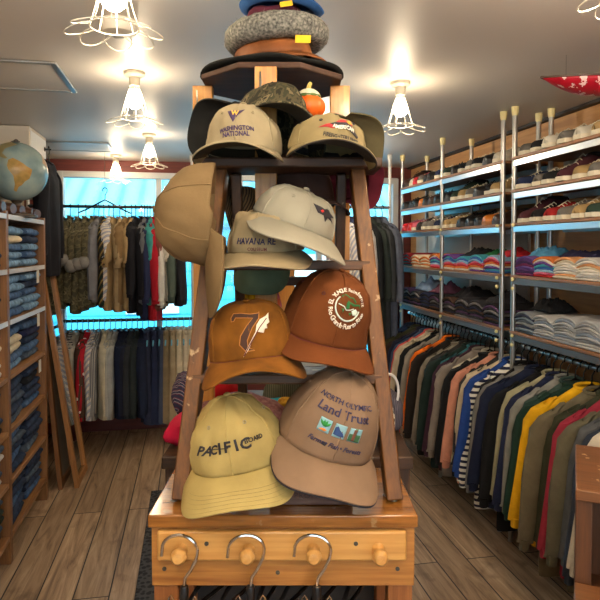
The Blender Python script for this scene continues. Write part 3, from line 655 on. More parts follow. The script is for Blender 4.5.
hat('blue hat with a yellow tag, topmost of the heap', (-0.046, 1.49, 2.082), .105, .010, fabric((44, 84, 138), .15), .085, .06, (0, 3), .006, 5., tagc=ytag, tagp=((-.075, -.082, .018), (.026, .002, .03), 10))
# pumpkin ornament
pk = thing('pumpkin_ornament', 'small orange pumpkin ornament with a white top on the top step', 'ornament', BF(.020, 1.405, 1.830), BROT)
def pmp(i, j):
    a = 2*PI*i/48; b = PI*(j+.05)/(12.1); r = .038*(1+.07*abs(math.cos(4*a)))*math.sin(b)
    return V((r*math.cos(a), r*math.sin(a), -.030*math.cos(b)))
MB().grid(pmp, 48, 13, True, True, True).build('pumpkin', plain((222, 96, 22), .45), pk)
MB().grid(lambda i, j: pmp(i, 6+j//1 if j < 7 else 12)*.72+V((0, 0, .022)), 48, 7, True, True, True).build('white_top', plain((206, 200, 176), .6), pk)
MB().tube([(0, 0, .042), (.002, 0, .052), (.006, -.002, .058)], [.006, .005, .004], 8).build('stem', plain((190, 170, 90), .6), pk)
MB().tube([(.026*math.cos(t*PI/10), .026*math.sin(t*PI/10), .024) for t in range(20)], .004, 6, True).build('leaf_collar', plain((84, 106, 52), .7), pk)
MB().box((0, 0, -.085), (.07, .06, .110)).build('base', DARKW('X'), pk, bevel=.003)
# straw hat seen on its side behind the ladder
sw = thing('straw_hat', 'dark woven straw hat hanging on edge behind the left ladder rail', 'hat', BF(-.150, 1.43, 1.59), BROT.to_3x3() @ M.Rotation(math.radians(78), 3, 'Y') @ M.Rotation(math.radians(10), 3, 'X'))
STR = ramp_mat([(.35, (40, 30, 22)), (.6, (96, 76, 50))], 'wave', 60., 'LINEAR', 'DIAGONAL', name='straw', dist=2.)
MB().grid(lambda i, j: V(((.055+.035*j/5)*math.cos(2*PI*i/40), (.055+.035*j/5)*math.sin(2*PI*i/40), .004*math.sin(j))), 40, 6, True).build('brim', STR, sw, solid=.003)
MB().grid(lambda i, j: V((.055*math.cos(1.56*j/7)**.4*math.cos(2*PI*i/40), .055*math.cos(1.56*j/7)**.4*math.sin(2*PI*i/40), .06*math.sin(1.57*j/7))), 40, 8, True, False, True).build('crown', STR, sw)
# yellow cloth and other knitwear behind the ladder
def lump(name, label, cat, pos, size, m, seed, rotz=0., parts=None, group=None, amp=.18):
    t = thing(name, label, cat, BF(*pos), BROT.to_3x3() @ M.Rotation(rotz, 3, 'Z'), group)
    def f(i, j):
        b = PI*(j+.03)/(14.06); a = 2*PI*i/32; n = V((math.sin(b)*math.cos(a), math.sin(b)*math.sin(a), -math.cos(b)))
        q = V((math.copysign(abs(n.x)**.8, n.x)*size[0], math.copysign(abs(n.y)**.8, n.y)*size[1], math.copysign(abs(n.z)**.75, n.z)*size[2]))
        k = 1+amp*noise.noise(n*1.6+V((seed, 0, 0)))+amp*.35*noise.noise(n*5+V((0, seed, 0)))
        return q*k + V((0, 0, size[2]*.9))
    MB().grid(f, 32, 15, True, True, True).build('body', m, t)
    for nm, c_, s_, mm in parts or (): MB().ball(c_, s_, 14, 9).build(nm, mm, t)
    return t
Z0 = 1.0005
RIB = lambda c1, c2, sc=70., ax='X': ramp_mat([(.4, c1), (.6, c2)], 'wave', sc, 'LINEAR', ax, name='knit', dist=1.)
MAU = ramp_mat([(.35, (112, 74, 76)), (.65, (146, 106, 104))], 'noise', 90., 'LINEAR', name='knit', rough=1.)
lump('knit_hat', 'mauve knitted hat lying behind the yellow cap', 'knit hat', (-.15, 1.50, Z0), (.115, .075, .062), MAU, 1., .1)
lump('knit_hat', 'mauve knitted hat tucked between the yellow and taupe caps', 'knit hat', (.03, 1.50, Z0), (.085, .07, .052), MAU, 5., .3)
lump('knit_scarf', 'crimson rolled scarf at the left end of the back table', 'scarf', (-.285, 1.52, Z0), (.045, .10, .036), fabric((170, 20, 54), .15), 2., -.25)
lump('knit_scarf', 'bright red scarf lying behind the left ladder rail', 'scarf', (-.225, 1.66, Z0+.02), (.065, .05, .055), fabric((178, 24, 34), .15), 3., .4)
lump('knit_mitten', 'white knitted mitten lying on the red scarfs', 'mitten', (-.27, 1.70, Z0+.045), (.028, .05, .04), fabric((196, 190, 176), .1), 4., -.3)
PLAID = ramp_mat([(.0, (40, 40, 66)), (.35, (120, 40, 50)), (.5, (70, 70, 92)), (.7, (170, 164, 160)), (.8, (44, 44, 70))], 'wave', 22., 'CONSTANT', 'DIAGONAL', name='plaid', dist=.5)
lump('folded_scarf', 'navy and red plaid scarf at the far left of the back table', 'scarf', (-.335, 1.78, Z0), (.05, .07, .062), PLAID, 5., .2)
bk = plain((26, 26, 28), .7); wt = plain((214, 208, 196), .7)
lump('knit_toy', 'black and white knitted ornament behind the yellow cap', 'knit ornament', (-.142, 1.58, Z0+.035), (.030, .03, .032), bk, 6., 0, (('white_patch', (-.012, -.028, .042), (.016, .01, .012), wt), ('white_spot', (.02, -.02, .05), (.01, .008, .008), wt)))
lump('knit_toy', 'striped black knitted ornament in the middle of the heap', 'knit ornament', (-.095, 1.56, Z0+.04), (.026, .03, .028), RIB((26, 26, 30), (190, 180, 170), 30.), 7.)
lump('knit_toy', 'teal knitted ornament beside the yellow pompom', 'knit ornament', (-.062, 1.56, Z0+.045), (.03, .03, .027), fabric((30, 134, 150), .15), 8.)
lump('pompom', 'mustard yellow pompom in the heap on the back table', 'pompom', (-.035, 1.53, Z0+.065), (.026, .026, .022), ramp_mat([(.35, (150, 104, 22)), (.65, (190, 144, 44))], 'noise', 120., 'LINEAR', name='pompom', rough=1.), 9., amp=.08)
lump('knit_hat', 'grey-green knitted hat behind the yellow pompom', 'knit hat', (.01, 1.66, Z0+.01), (.11, .06, .078), RIB((80, 84, 70), (120, 122, 100), 60.), 10.)
lump('knit_toy', 'cream and red knitted ornament left of the taupe cap', 'knit ornament', (.052, 1.51, Z0+.045), (.026, .026, .035), fabric((188, 170, 140), .12), 11., 0, (('red_band', (-.012, -.022, .02), (.008, .008, .014), plain((170, 30, 36))),))
lump('ceramic_cup', 'cream rounded ceramic piece at the right of the back table', 'ornament', (.175, 1.52, Z0+.02), (.036, .034, .045), plain((214, 200, 168), .35), 12., 0, (('dark_hollow', (-.01, -.029, .056), (.014, .01, .012), plain((60, 44, 32))),), None, .05)
lump('knit_hat', 'brown-green knitted hat behind the taupe cap', 'knit hat', (.11, 1.56, Z0), (.065, .06, .06), RIB((66, 60, 48), (98, 90, 70), 60.), 13.)
lump('lace_bundle', 'white and grey crocheted bundle beside the right ladder foot', 'crochet', (.215, 1.47, Z0), (.022, .04, .058), ramp_mat([(.4, (60, 58, 56)), (.5, (200, 192, 176))], 'voronoi', 90., 'LINEAR', name='crochet'), 14.)
lump('knit_hat', 'charcoal knitted hat at the right end of the back table', 'knit hat', (.235, 1.62, Z0), (.045, .08, .055), RIB((50, 48, 56), (84, 80, 90), 60.), 15.)
rg = thing('hoop', 'white plastic hoop leaning at the right of the back table', 'hoop', BF(.235, 1.56, 1.112), BROT.to_3x3() @ M.Rotation(.5, 3, 'Z'))
MB().tube([(.034*math.cos(t*PI/12), 0, .05*math.sin(t*PI/12)) for t in range(24)], .0035, 6, True).build('ring', plain((206, 204, 200), .4), rg)
yc = thing('yellow_cap', 'yellow cloth hanging behind the suede cap', 'cloth', BF(-.105, 1.44, 1.40), BROT)
yc.name = 'hanging_cloth'
MB().grid(lambda i, j: V((-.03+.06*i/10, .012*math.sin(i*1.1)+.01*noise.noise(V((i*.4, j*.4, 0))), .055-.11*j/10)), 11, 11).build('cloth', fabric((206, 170, 24), .12), yc, solid=.003)
pf = thing('knit_toy', 'small pink and orange felt ornament peeking over the suede cap', 'felt ornament', BF(-.055, 1.40, 1.335), BROT)
MB().lathe([(.012, 0), (.011, .03), (.006, .05), (.001, .06)], 12).build('body', ramp_mat([(.4, (224, 120, 90)), (.6, (190, 120, 180))], 'noise', 40., 'LINEAR', name='felt'), pf)

# skirt hangers on the pegs
def skirt_hanger(label, lat, tilt, neck_black=True, d=-.032):
    t = thing('clip_hanger', label, 'hanger', BF(lat-.032, 1.09+d, .962), BROT.to_3x3() @ M.Rotation(math.radians(tilt), 3, 'Z'))
    pts = [(-.034, 0, -.026), (-.033, 0, -.018)] + [(.033*math.cos(a), 0, -.013+.027*math.sin(a)) for a in [PI*.93-PI*.98*i/14 for i in range(15)]] + [(.030, 0, -.03), (.020, 0, -.05), (.010, 0, -.064), (.008, 0, -.082)]
    MB().tube(pts, .0031, 8).build('hook', chrome, t)
    MB().lathe([(.006, -.14), (.0085, -.13), (.0085, -.085), (.007, -.08)], 12, M.Translation(V((.008, 0, 0)))).build('neck', blackp, t)
    MB().tube([(-.16, 0, -.175), (-.08, 0, -.155), (.008, 0, -.132), (.096, 0, -.155), (.176, 0, -.175)], .006, 8).build('arm', blackp, t)
    for s in (-1, 1):
        cp_ = MB(); x = .008+s*.018
        cp_.tube([(x-s*.008, -.006, -.125), (x, -.008, -.10), (x+s*.004, -.009, -.092), (x+s*.008, -.008, -.098), (x+s*.012, -.006, -.125), (x+s*.018, -.004, -.16)], .0016, 6)
        cp_.tube([(x-s*.006, -.004, -.105), (x+s*.002, -.009, -.112), (x+s*.010, -.004, -.104)], .0016, 6)
        cp_.build('clip', chrome, t)
    return t
skirt_hanger('chrome-hooked clip hanger on the leftmost peg', -.187, -6)
skirt_hanger('chrome-hooked clip hanger on the second peg from left', -.066, 4)
skirt_hanger('chrome-hooked clip hanger on the third peg from left', .055, -3)
for k in range(6):
    t = thing('coat_hanger', 'black hanger on the rail under the display table, %s from the left' % ORD[k].replace('nearest', 'first'), 'hanger', BF(-.032-.15+.06*k, 1.205, .868), BROT.to_3x3() @ M.Rotation(math.radians(60+rnd.uniform(-14, 14)), 3, 'Z'), 'hangers under the display table')
    MB().tube([(-.012, 0, -.004)]+[(.012*math.cos(a), 0, .002+.012*math.sin(a)) for a in [PI-PI*i/8 for i in range(9)]]+[(.006, 0, -.02), (0, 0, -.035)], .0022, 6).build('hook', steel, t)
    MB().tube([(-.10, 0, -.085), (-.05, 0, -.055), (0, 0, -.035), (.05, 0, -.055), (.10, 0, -.085), (.0, 0, -.088)], .0045, 6, True).build('shoulders', blackp, t)

# ------------------------------------------------------------------ garments: hang point at the origin, shoulders along X
def shirt(kind, seed, L=.76, w=.215, d=.026, sleeve=.66, hood=False, roll=False):
    """body, two sleeves and a collar; the first of a kind is the model the others are copied from"""
    t = thing(kind, '', ''); r = random.Random(seed)
    Z = [-.062, -.075, -.105, -.135, -.165, -.22, -.32, -.45, -.6, -L+.02, -L]
    W = [.055, .075, w*.62, w*.88, w, w*1.02, w*1.05, w*1.07, w*1.1, w*1.12, w*1.10]
    D = [.016, .020, .022, .024, d*.95, d, d*1.08, d*1.1, d*1.12, d*1.15, d*1.02]
    ph = [r.uniform(0, 6) for _ in range(4)]
    def body(i, j):
        a = 2*PI*i/30; c, s_ = math.cos(a), math.sin(a); k = j/10.
        x = W[j]*math.copysign(abs(c)**.8, c); y = D[j]*math.copysign(abs(s_)**.75, s_)
        f = .35+.65*k
        y += f*d*.28*(math.sin(x*26+ph[0]+k*2)+.6*math.sin(x*49+ph[1]-k*3)); y += d*.25*f*noise.noise(V((x*8+seed, k*5, 0))) + d*.22*f*noise.noise(V((x*21, k*13+seed, 2.)))
        return V((x + .006*math.sin(k*7+ph[2]), y, Z[j]))
    MB().grid(body, 30, 11, True).build('body', FAB0, t)
    for s in (-1, 1):
        P = [(.165, -.118), (.20, -.140), (.225, -.19), (.243, -.28), (.262, -.40), (.282, -.52), (.300, -.62), (.305, -.645)] if sleeve > .5 else [(.165, -.118), (.20, -.14), (.225, -.19), (.243, -.26), (.254, -.33), (.26, -.36), (.262, -.375), (.263, -.385)]
        RX = [.03, .05, .058, .057, .052, .046, .040, .036]; RY = [.018, .024, .028, .028, .026, .024, .021, .018]
        def slv(i, j):
            a = 2*PI*i/14; x, z = P[j]; k = w/.215
            wob = .011*noise.noise(V((j*.9+seed, s*3, a)))
            return V((s*(x*k+RX[j]*math.cos(a)*(1 if math.cos(a) > 0 else .8)+wob), RY[j]*math.sin(a)*d/.026+.010*math.sin(j*.9+ph[3])*j/7, z - (.018*math.cos(a) if j < 3 else 0) + wob))
        so_ = MB().grid(slv, 14, 8, True, False, True).build('sleeve', FAB0, t)
        if roll:
            MB().ball((s*.262, 0, -.39), (.055, .048, .048), 12, 8).build('rolled_cuff', FAB0, so_)
        else:
            x, z = P[-1]; MB().tube([(s*x*w/.215, .010*math.sin(6.3+ph[3]), z+.012), (s*(x+.004)*w/.215, .010*math.sin(6.3+ph[3]), z-.028)], [.034, .030], 12, flat=.6).build('cuff', FAB0, so_)
    if hood:
        MB().grid(lambda i, j: V((.085*math.cos(2*PI*i/20)*(1-.1*j), .008+(.030+.004*j)*math.sin(2*PI*i/20), -.06-.035*j)), 20, 4, True, True, True).build('hood', FAB0, t)
    else:
        MB().tube([(.06*math.cos(2*PI*i/20), .019*math.sin(2*PI*i/20), -.062+.010*math.sin(2*PI*i/20)) for i in range(20)], .008, 6, True).build('collar', FAB0, t)
    for ch in t.children: ch.location.z = -.022
    return t
def trousers(seed):
    t = thing('trousers', '', '')
    def leg(i, j):
        a = 2*PI*i/20; k = j/9.; wd = .13-.02*k
        return V((wd*math.copysign(abs(math.cos(a))**.7, math.cos(a)), (.028+.018*k)*math.copysign(abs(math.sin(a))**.7, math.sin(a))+.012*k*math.sin(math.cos(a)*7+seed), -.075-.70*k+.01*math.sin(a*2+seed)*k))
    MB().grid(leg, 20, 10, True, True, True).build('trouser_legs', FAB0, t)
    MB().grid(lambda i, j: V((.132*math.cos(2*PI*i/20), .030*math.sin(2*PI*i/20), -.072-.035*j)), 20, 2, True).build('waistband', FAB0, t, solid=.002)
    return t
def hanger0(kind='black'):
    t = thing('coat_hanger', '', 'hanger')
    MB().tube([(-.016, 0, -.010), (-.017, 0, -.002)]+[(.016*math.cos(a), 0, .0015+.014*math.sin(a)) for a in [PI*.9-PI*.9*i/8 for i in range(9)]]+[(.012, 0, -.020), (.001, 0, -.036), (0, 0, -.076)], .0036, 6).build('hook', HK, t)
    MB().tube([(-.185, 0, -.172), (-.12, 0, -.142), (-.03, 0, -.090), (0, 0, -.074), (.03, 0, -.090), (.12, 0, -.142), (.185, 0, -.172)], .006, 6).build('shoulders', HK, t)
    return t
FAB0 = fabric((90, 90, 90)); HK = plain((20, 20, 22), .25)
_proto = {}
def place(kind, maker, loc, rz, name=None):
    if kind not in _proto: _proto[kind] = maker(); o = _proto[kind]
    else: o = copy_tree(_proto[kind])
    o.location = loc; o.rotation_euler = (0, 0, rz)
    if name: o.name = name
    return o
def garment(kind, maker, loc, rz, label, cat, group, m, parts=('body', 'sleeve', 'collar', 'cuff', 'hood', 'trouser_legs', 'waistband'), extra=None):
    o = place(kind, maker, loc, rz); tag(o, label, cat, group); d = {p: m for p in parts}; d.update(extra or {}); paint_parts(o, d); return o
def hang(loc, rz, label, group, m=None):
    o = place('hanger', hanger0, loc, rz); tag(o, label, 'hanger', group)
    if m: paint_parts(o, {'hook': m, 'shoulders': m})
    return o
KINDS = [('sweatshirt', lambda: shirt('sweatshirt', 1)), ('sweatshirt_b', lambda: shirt('sweatshirt', 2, .72, .205)), ('sweatshirt_c', lambda: shirt('sweatshirt', 5, .79, .22)), ('hoodie', lambda: shirt('hoodie', 4, .74, .215, hood=True))]

# ------------------------------------------------------------------ right wall: steel rack, two bays far, one near
RACKM = plain((176, 174, 170), .34, .85); BOARD = wood((168, 118, 74), (120, 80, 46), 'Y', 6., .5); RAILM = plain((214, 216, 218), .28, 1.); DKM = plain((104, 102, 100), .5, .6); KNOB = plain((226, 212, 150), .45)
SX0, SX1 = 1.585, 1.885
SHZ = (1.948, 1.786, 1.620, 1.360, 1.078)
def rack(label, ys):
    t = thing('shelving_rack', label, 'shelving rack', (0, 0, 0))
    t.location = (1.735, ys[0], 0); oy = ys[0]
    for y in ys:
        for x in (1.600, 1.800):
            p = MB().cyl((x-1.735, y-oy, .0), (x-1.735, y-oy, ZC-.032), .0125, 14).build('post', RACKM, t)
            MB().lathe([(.014, ZC-.045), (.017, ZC-.03), (.019, ZC-.001), (.001, ZC-.001)], 14, M.Translation(V((x-1.735, y-oy, 0)))).build('post_cap', KNOB, p)
            if x < 1.7:
                for z in SHZ:
                    for dz in (() if z > 1.7 else (.0,) if z > 1.5 else (-.012, -.058)):
                        dy = .022 if y == ys[0] else -.022
                        MB().ball((x-1.735-.018, y-oy+dy, z+dz-.01), (.009, .010, .010), 10, 7).build('knob', KNOB, p)
    for y0, y1 in zip(ys[:-1], ys[1:]):
        for z in SHZ:
            MB().box(((SX0+SX1)/2-1.735, (y0+y1)/2-oy, z-.007), (SX1-SX0, y1-y0+.02, .014)).build('shelf', BOARD, t, bevel=.002)
            MB().box((SX0+.006-1.735, (y0+y1)/2-oy, z-.031), (.006, y1-y0-.026, .030)).build('shelf_rail', RAILM if z > 1.5 else DKM, t, bevel=.002)
            MB().box((SX1-.02-1.735, (y0+y1)/2-oy, z-.031), (.006, y1-y0-.026, .030)).build('shelf_rail', RACKM, t, bevel=.002)
        MB().cyl((1.66-1.735, y0-oy, .995), (1.66-1.735, y1-oy, .995), .011, 12).build('hanging_rail', RACKM, t)
    return t
rack('steel shelving rack of shoes and tees along the right wall, far two bays', (2.83, 3.58, 4.31))
rack('steel shelving rack at the right edge of the picture, nearest bay', (1.36, 2.00, 2.72))
BAYS = (('window bay', 3.60, 4.29), ('middle bay', 2.85, 3.56), ('near bay', 2.06, 2.70))
# garments under it, from the wooden crate to the window
W_ = lambda *c: fabric(c, .14)
TEALD = ramp_mat([(.4, (20, 44, 52)), (.6, (44, 108, 118)), (.75, (20, 40, 50))], 'noise', 9., 'LINEAR', name='tie_dye')
STRP = ramp_mat([(.0, (28, 34, 60)), (.45, (226, 224, 214))], 'wave', 11., 'CONSTANT', 'Z', name='striped')
GAR = [('pale teal', W_(96, 132, 134)), ('slate blue', W_(60, 66, 76)), ('black', W_(30, 30, 32)), ('cream white', W_(206, 200, 184)), ('dusk blue', W_(50, 58, 72)), ('grey denim', W_(84, 88, 92)), ('olive grey', W_(98, 94, 76)), ('raspberry red', W_(150, 44, 62)), ('dark moss', W_(56, 60, 44)), ('khaki grey', W_(106, 98, 78)), ('bright yellow', W_(222, 168, 22)), ('bottle green', W_(28, 52, 42)), ('sea green', W_(58, 76, 70)), ('light grey', W_(136, 136, 130)), ('navy', W_(34, 40, 66)), ('pale sage', W_(164, 160, 128)), ('jet black', W_(26, 26, 28)), ('midnight blue', W_(30, 36, 58)), ('mid grey', W_(118, 116, 112)), ('coal black', W_(28, 26, 26)), ('navy and white striped', STRP), ('royal blue', W_(34, 66, 134)), ('oatmeal', W_(196, 180, 150)), ('charcoal', W_(46, 44, 44)), ('salmon pink', W_(206, 142, 118)), ('inky black', W_(24, 24, 26)), ('pale stone', W_(194, 184, 164)), ('stone grey', W_(134, 124, 114)), ('dark plum', W_(58, 34, 48)), ('teal tie-dyed', TEALD), ('dark green', W_(34, 48, 44)), ('graphite', W_(52, 50, 48)), ('warm grey', W_(128, 118, 104)), ('dark taupe', W_(78, 66, 54)), ('brownish black', W_(40, 34, 30)), ('orange', W_(222, 108, 22)), ('blackish', W_(26, 24, 24)), ('ash grey', W_(136, 128, 116)), ('soot black', W_(26, 28, 30)), ('bone', W_(188, 176, 152)), ('beige', W_(178, 162, 138)), ('coral pink', W_(196, 84, 78)), ('steel blue', W_(52, 70, 96)), ('deep navy', W_(26, 30, 50)), ('dark brown', W_(48, 38, 34)), ('dark olive', W_(58, 58, 38)), ('black wool', W_(28, 28, 32)), ('ink blue', W_(32, 44, 74)), ('dusty navy', W_(44, 54, 82))]
n = len(GAR)
for k, (cn, m) in enumerate(GAR):
    y = 1.66 + (4.24-1.66)*k/(n-1); kd, mk = KINDS[[0, 1, 2, 0, 3, 1, 2][k % 7]]
    if cn == 'beige': kd, mk = KINDS[2]
    j = rnd.uniform(-.015, .015)
    garment(kd, mk, (1.655+j, y, .995), rnd.uniform(-.11, .11), '%s long-sleeved top, %s along the right-hand rail counting from the wooden crate' % (cn, ORD[k].replace('nearest', 'first')), 'sweatshirt', 'long-sleeved tops on the right-hand rail', m).scale = (rnd.uniform(.92, 1.04), rnd.uniform(.85, 1.1), rnd.uniform(.93, 1.03))
for k in range(n):
    y = 1.66 + (4.24-1.66)*k/(n-1)
    hang((1.66, y+.004, .995), rnd.uniform(-.08, .08), 'black hanger, %s along the right-hand rail counting from the wooden crate' % ORD[k].replace('nearest', 'first'), 'hangers on the right-hand rail')

# shoes: toe toward -X, heel at the wall
def shoe(seed=0, high=False):
    t = thing('shoe', '', 'shoe'); Ls = .27
    def half(x):   # half width along the length, x=0 toe, 1 heel
        return .043*(math.sin(PI*min(1, (x*1.0+.012))**.62)**.55)*(1-.18*max(0, x-.45)) if 0 < x < 1 else .004
    xs = [0, .02, .06, .12, .2, .32, .45, .6, .75, .88, .95, .985, 1]
    out = [(Ls*(x-.5), half(x)) for x in xs]; ol = out+[(x, -y) for x, y in reversed(out[1:-1])]
    MB().prism([(x, y*1.04) for x, y in ol], 0, .020, 'XY').build('sole', FAB0, t, bevel=.004)
    top = [.036, .047, .054, .057, .060, .068, .084, .088, .076, .080, .084, .080, .06]
    if high: top = [.03, .042, .052, .058, .066, .082, .11, .125, .128, .13, .13, .12, .07]
    def up(i, j):
        a = PI*i/14; x, hw = out[j]; op = 1
        return V((x*.985, hw*.99*math.cos(a)*(1-.25*math.sin(a)), .016+(top[j]-.016)*math.sin(a)**.75))
    MB().grid(up, 15, 13).build('upper', FAB0, t, solid=.002)
    x0, x1 = (.52, .96); zt = .13 if high else .085
    MB().ball((Ls*((x0+x1)/2-.5), 0, zt-.008), (Ls*(x1-x0)*.46, .026, .012), 14, 7).build('lining', FAB0, t)
    lc = MB()
    for q in range(4):
        x = Ls*(.25+.065*q-.5); z = (.066+.009*q)+(.010*q if high else 0); lc.tube([(x, -.020, z-.012), (x+.004, 0, z-.001), (x, .020, z-.012)], .0022, 5)
    lc.build('laces', FAB0, t)
    return t
LEA = lambda *c: plain(c, .35); CAN = lambda *c: fabric(c, .1)
cream = plain((214, 204, 178), .6); gum = plain((170, 110, 58), .6); blk = LEA(26, 25, 26); dkl = CAN(36, 34, 34)
SH = {'black': (blk, plain((40, 38, 38), .6), dkl, dkl), 'black and cream': (CAN(34, 34, 36), cream, dkl, cream), 'white': (CAN(206, 200, 184), cream, CAN(120, 110, 98), cream), 'tan': (CAN(170, 142, 96), cream, dkl, cream), 'red': (LEA(178, 30, 40), plain((190, 40, 44), .6), dkl, LEA(178, 30, 40)), 'orange': (LEA(204, 120, 40), gum, dkl, cream), 'dark brown': (LEA(62, 40, 30), plain((46, 34, 28), .6), dkl, dkl), 'grey': (CAN(112, 108, 102), cream, dkl, cream), 'navy': (CAN(40, 48, 76), cream, dkl, cream), 'red and white': (CAN(160, 40, 40), cream, dkl, cream), 'dark green': (CAN(46, 62, 52), cream, dkl, dkl), 'plum': (CAN(76, 40, 46), cream, dkl, cream), 'pink': (CAN(196, 96, 110), cream, dkl, cream)}
ROWS = {(0, 0): ['dark brown', 'white', 'red', 'grey', 'black', 'black', 'navy'], (0, 1): ['dark green', 'black', 'black and cream', 'grey', 'black and cream', 'black', 'white'], (0, 2): ['grey', 'black and cream', 'white', 'grey', 'white', 'tan'],
        (1, 0): ['black', 'black', 'black', 'orange', 'black', 'dark brown', 'black'], (1, 1): ['black', 'dark green', 'tan', 'grey', 'black', 'black and cream', 'tan'], (1, 2): ['navy', 'grey', 'black and cream', 'plum', 'tan', 'grey'],
        (2, 0): ['red', 'red', 'pink', 'black', 'grey', 'grey', 'navy'], (2, 1): ['tan', 'tan', 'black', 'black', 'black', 'orange', 'dark brown'], (2, 2): ['plum', 'black and cream', 'red and white', 'grey', 'tan', 'dark green']}
for (lv, bay), cols in ROWS.items():
    bn, y0, y1 = BAYS[bay]; k = len(cols)
    for i, cn in enumerate(cols):
        y = y1-.055-(y1-y0-.11)*i/(k-1); hi = (lv, bay, i) in ((2, 2, 0), (1, 1, 1), (0, 0, 0), (1, 2, 3))
        o = place('high shoe' if hi else 'shoe', (lambda: shoe(0, True)) if hi else shoe, (1.715+rnd.uniform(-.012, .008), y, SHZ[lv]+.0005), rnd.uniform(-.16, .16))
        tag(o, '%s %s, %s from window end, %s shoe shelf, %s' % (cn, 'high-top shoe' if hi else 'low shoe', ORD[i].replace('nearest', 'first'), ('top', 'middle', 'lowest')[lv], bn), 'shoe', 'shoes on the rack')
        a_, b_, c_, d_ = SH[cn]; paint_parts(o, {'upper': a_, 'sole': b_, 'lining': c_, 'laces': d_})

# folded tees
def folded(name, w, l, h, seed, low=0.):
    """a folded garment: rounded fold toward -X, layers open to the back, two layers thick"""
    r = random.Random(seed); b = MB(); n = 9; prof = []
    for i in range(n): a = PI/2+PI*i/(n-1); prof.append((-l/2+h/2+h/2*math.cos(a), h/2+h/2*math.sin(a)))
    prof = [(l/2, h)]+[(l/6, h*1.02), (-l/5, h*1.0)]+prof+[(-l/5, 0), (l/6, .0), (l/2, 0)]
    m_ = 11
    def fn(i, j):
        x, z = prof[i]; u = -1+2*j/(m_-1); e = abs(u)**6
        return V((x*(1-.02*e)+.004*noise.noise(V((u*2+seed, x*9, 0))), u*w/2+.005*noise.noise(V((x*20, seed, z*40))), z*(1-.34*e)+h*.17*e+.0042*noise.noise(V((x*14+seed, u*4, 0)))*(h/.02) - low*u*u))
    b.grid(fn, len(prof), m_, False)
    k = len(prof)
    for j in (0, m_-1): b.f.append(tuple((j*k+i) for i in (range(k) if j else range(k-1, -1, -1))))
    b.f.append(tuple(q for q in []) or (0, k-1, (m_-1)*k+k-1, (m_-1)*k))
    o = b.build(name, FAB0); C.objects.unlink(o); return o.data
TEE = [folded('folded_tee', .158, .26, .0125, s*1.7, .0032*s) for s in range(11)]
def fold_stack(name, meshes, pos, cols, dz, label, cat, group, rz=0., jit=.006, flop=0.):
    x, y, z = pos
    for i, (cn, m) in enumerate(cols):
        o = bpy.data.objects.new(name, meshes[i] if len(meshes) > 8 else rnd.choice(meshes)); C.objects.link(o)
        o.location = (x+rnd.uniform(-jit, jit)*.8, y+rnd.uniform(-jit, jit), z+.0004+dz*i); o.rotation_euler = (0, flop*i, rz+rnd.uniform(-.05, .05)*(1+120*max(0, jit-.006))); paint(o, m)
        tag(o, label % (cn, ('bottom' if i == 0 else 'top' if i == len(cols)-1 else LEV[i] + ' up')), cat, group)
T = lambda n, *c: (n, fabric(c, .1))
PAL = {'bright': [T('purple', 108, 70, 142), T('red', 180, 44, 48), T('blue', 56, 98, 168), T('white', 214, 208, 196), T('pink', 214, 110, 140), T('turquoise', 70, 160, 178), T('orange', 214, 120, 60), T('pale blue', 140, 178, 206)],
       'mixed': [T('navy', 44, 50, 82), T('red', 170, 48, 48), T('cream', 212, 200, 172), T('black', 36, 34, 36), T('teal', 60, 130, 140), T('orange', 206, 120, 62)],
       'white': [T('white', 220, 214, 202), T('cream', 216, 204, 178), T('pale orange', 222, 160, 110), T('white', 222, 218, 208), T('pale grey', 190, 188, 184), T('white', 218, 214, 204)],
       'dark': [T('black', 34, 33, 36), T('charcoal', 52, 50, 54), T('black', 30, 30, 32), T('brown', 78, 56, 44), T('plum', 86, 58, 92), T('grey', 116, 112, 112), T('navy', 40, 42, 60)],
       'grey': [T('pale grey', 168, 170, 172), T('grey', 146, 150, 154), T('blue-grey', 136, 148, 162), T('light grey', 182, 182, 180), T('silver grey', 174, 176, 178)],
       'slate': [T('slate', 92, 104, 116), T('grey', 128, 132, 136), T('navy', 56, 64, 86), T('blue-grey', 118, 134, 148)]}
PLAN = {(3, 0): ['mixed', 'mixed', 'mixed', 'bright'], (3, 1): ['bright', 'bright', 'bright', 'bright'], (3, 2): ['purple', 'bright', 'white', 'white'], (4, 0): ['dark', 'dark', 'mixed', 'dark'], (4, 1): ['dark', 'dark', 'dark', 'dark'], (4, 2): ['slate', 'grey', 'grey', 'grey']}
PAL['purple'] = [T('purple', 92, 60, 120), T('dark purple', 70, 48, 92), T('plum', 120, 50, 92), T('violet', 104, 76, 140)]
for (lv, bay), pl in PLAN.items():
    bn, y0, y1 = BAYS[bay]
    for i, p in enumerate(pl):
        y = y1-.085-(y1-y0-.17)*i/3.; cnt = 7 + rnd.choice((0, 1))
        if lv == 4: cnt += 1
        st_ = rnd.randrange(6); cols = [PAL[p][(q*3+st_) % len(PAL[p])] if p != 'white' else PAL[p][(q+st_) % len(PAL[p])] for q in range(cnt)]
        fold_stack('folded_tee', TEE, (1.722, y, SHZ[lv]+.0004), cols, .0135 if lv == 4 else .012, '%%s folded tee, %%s in %s stack from window, %s tee shelf, %s' % (ORD[i].replace('nearest', 'first'), ('upper', 'lower')[lv-3], bn), 'folded tee', 'folded tees on the rack')
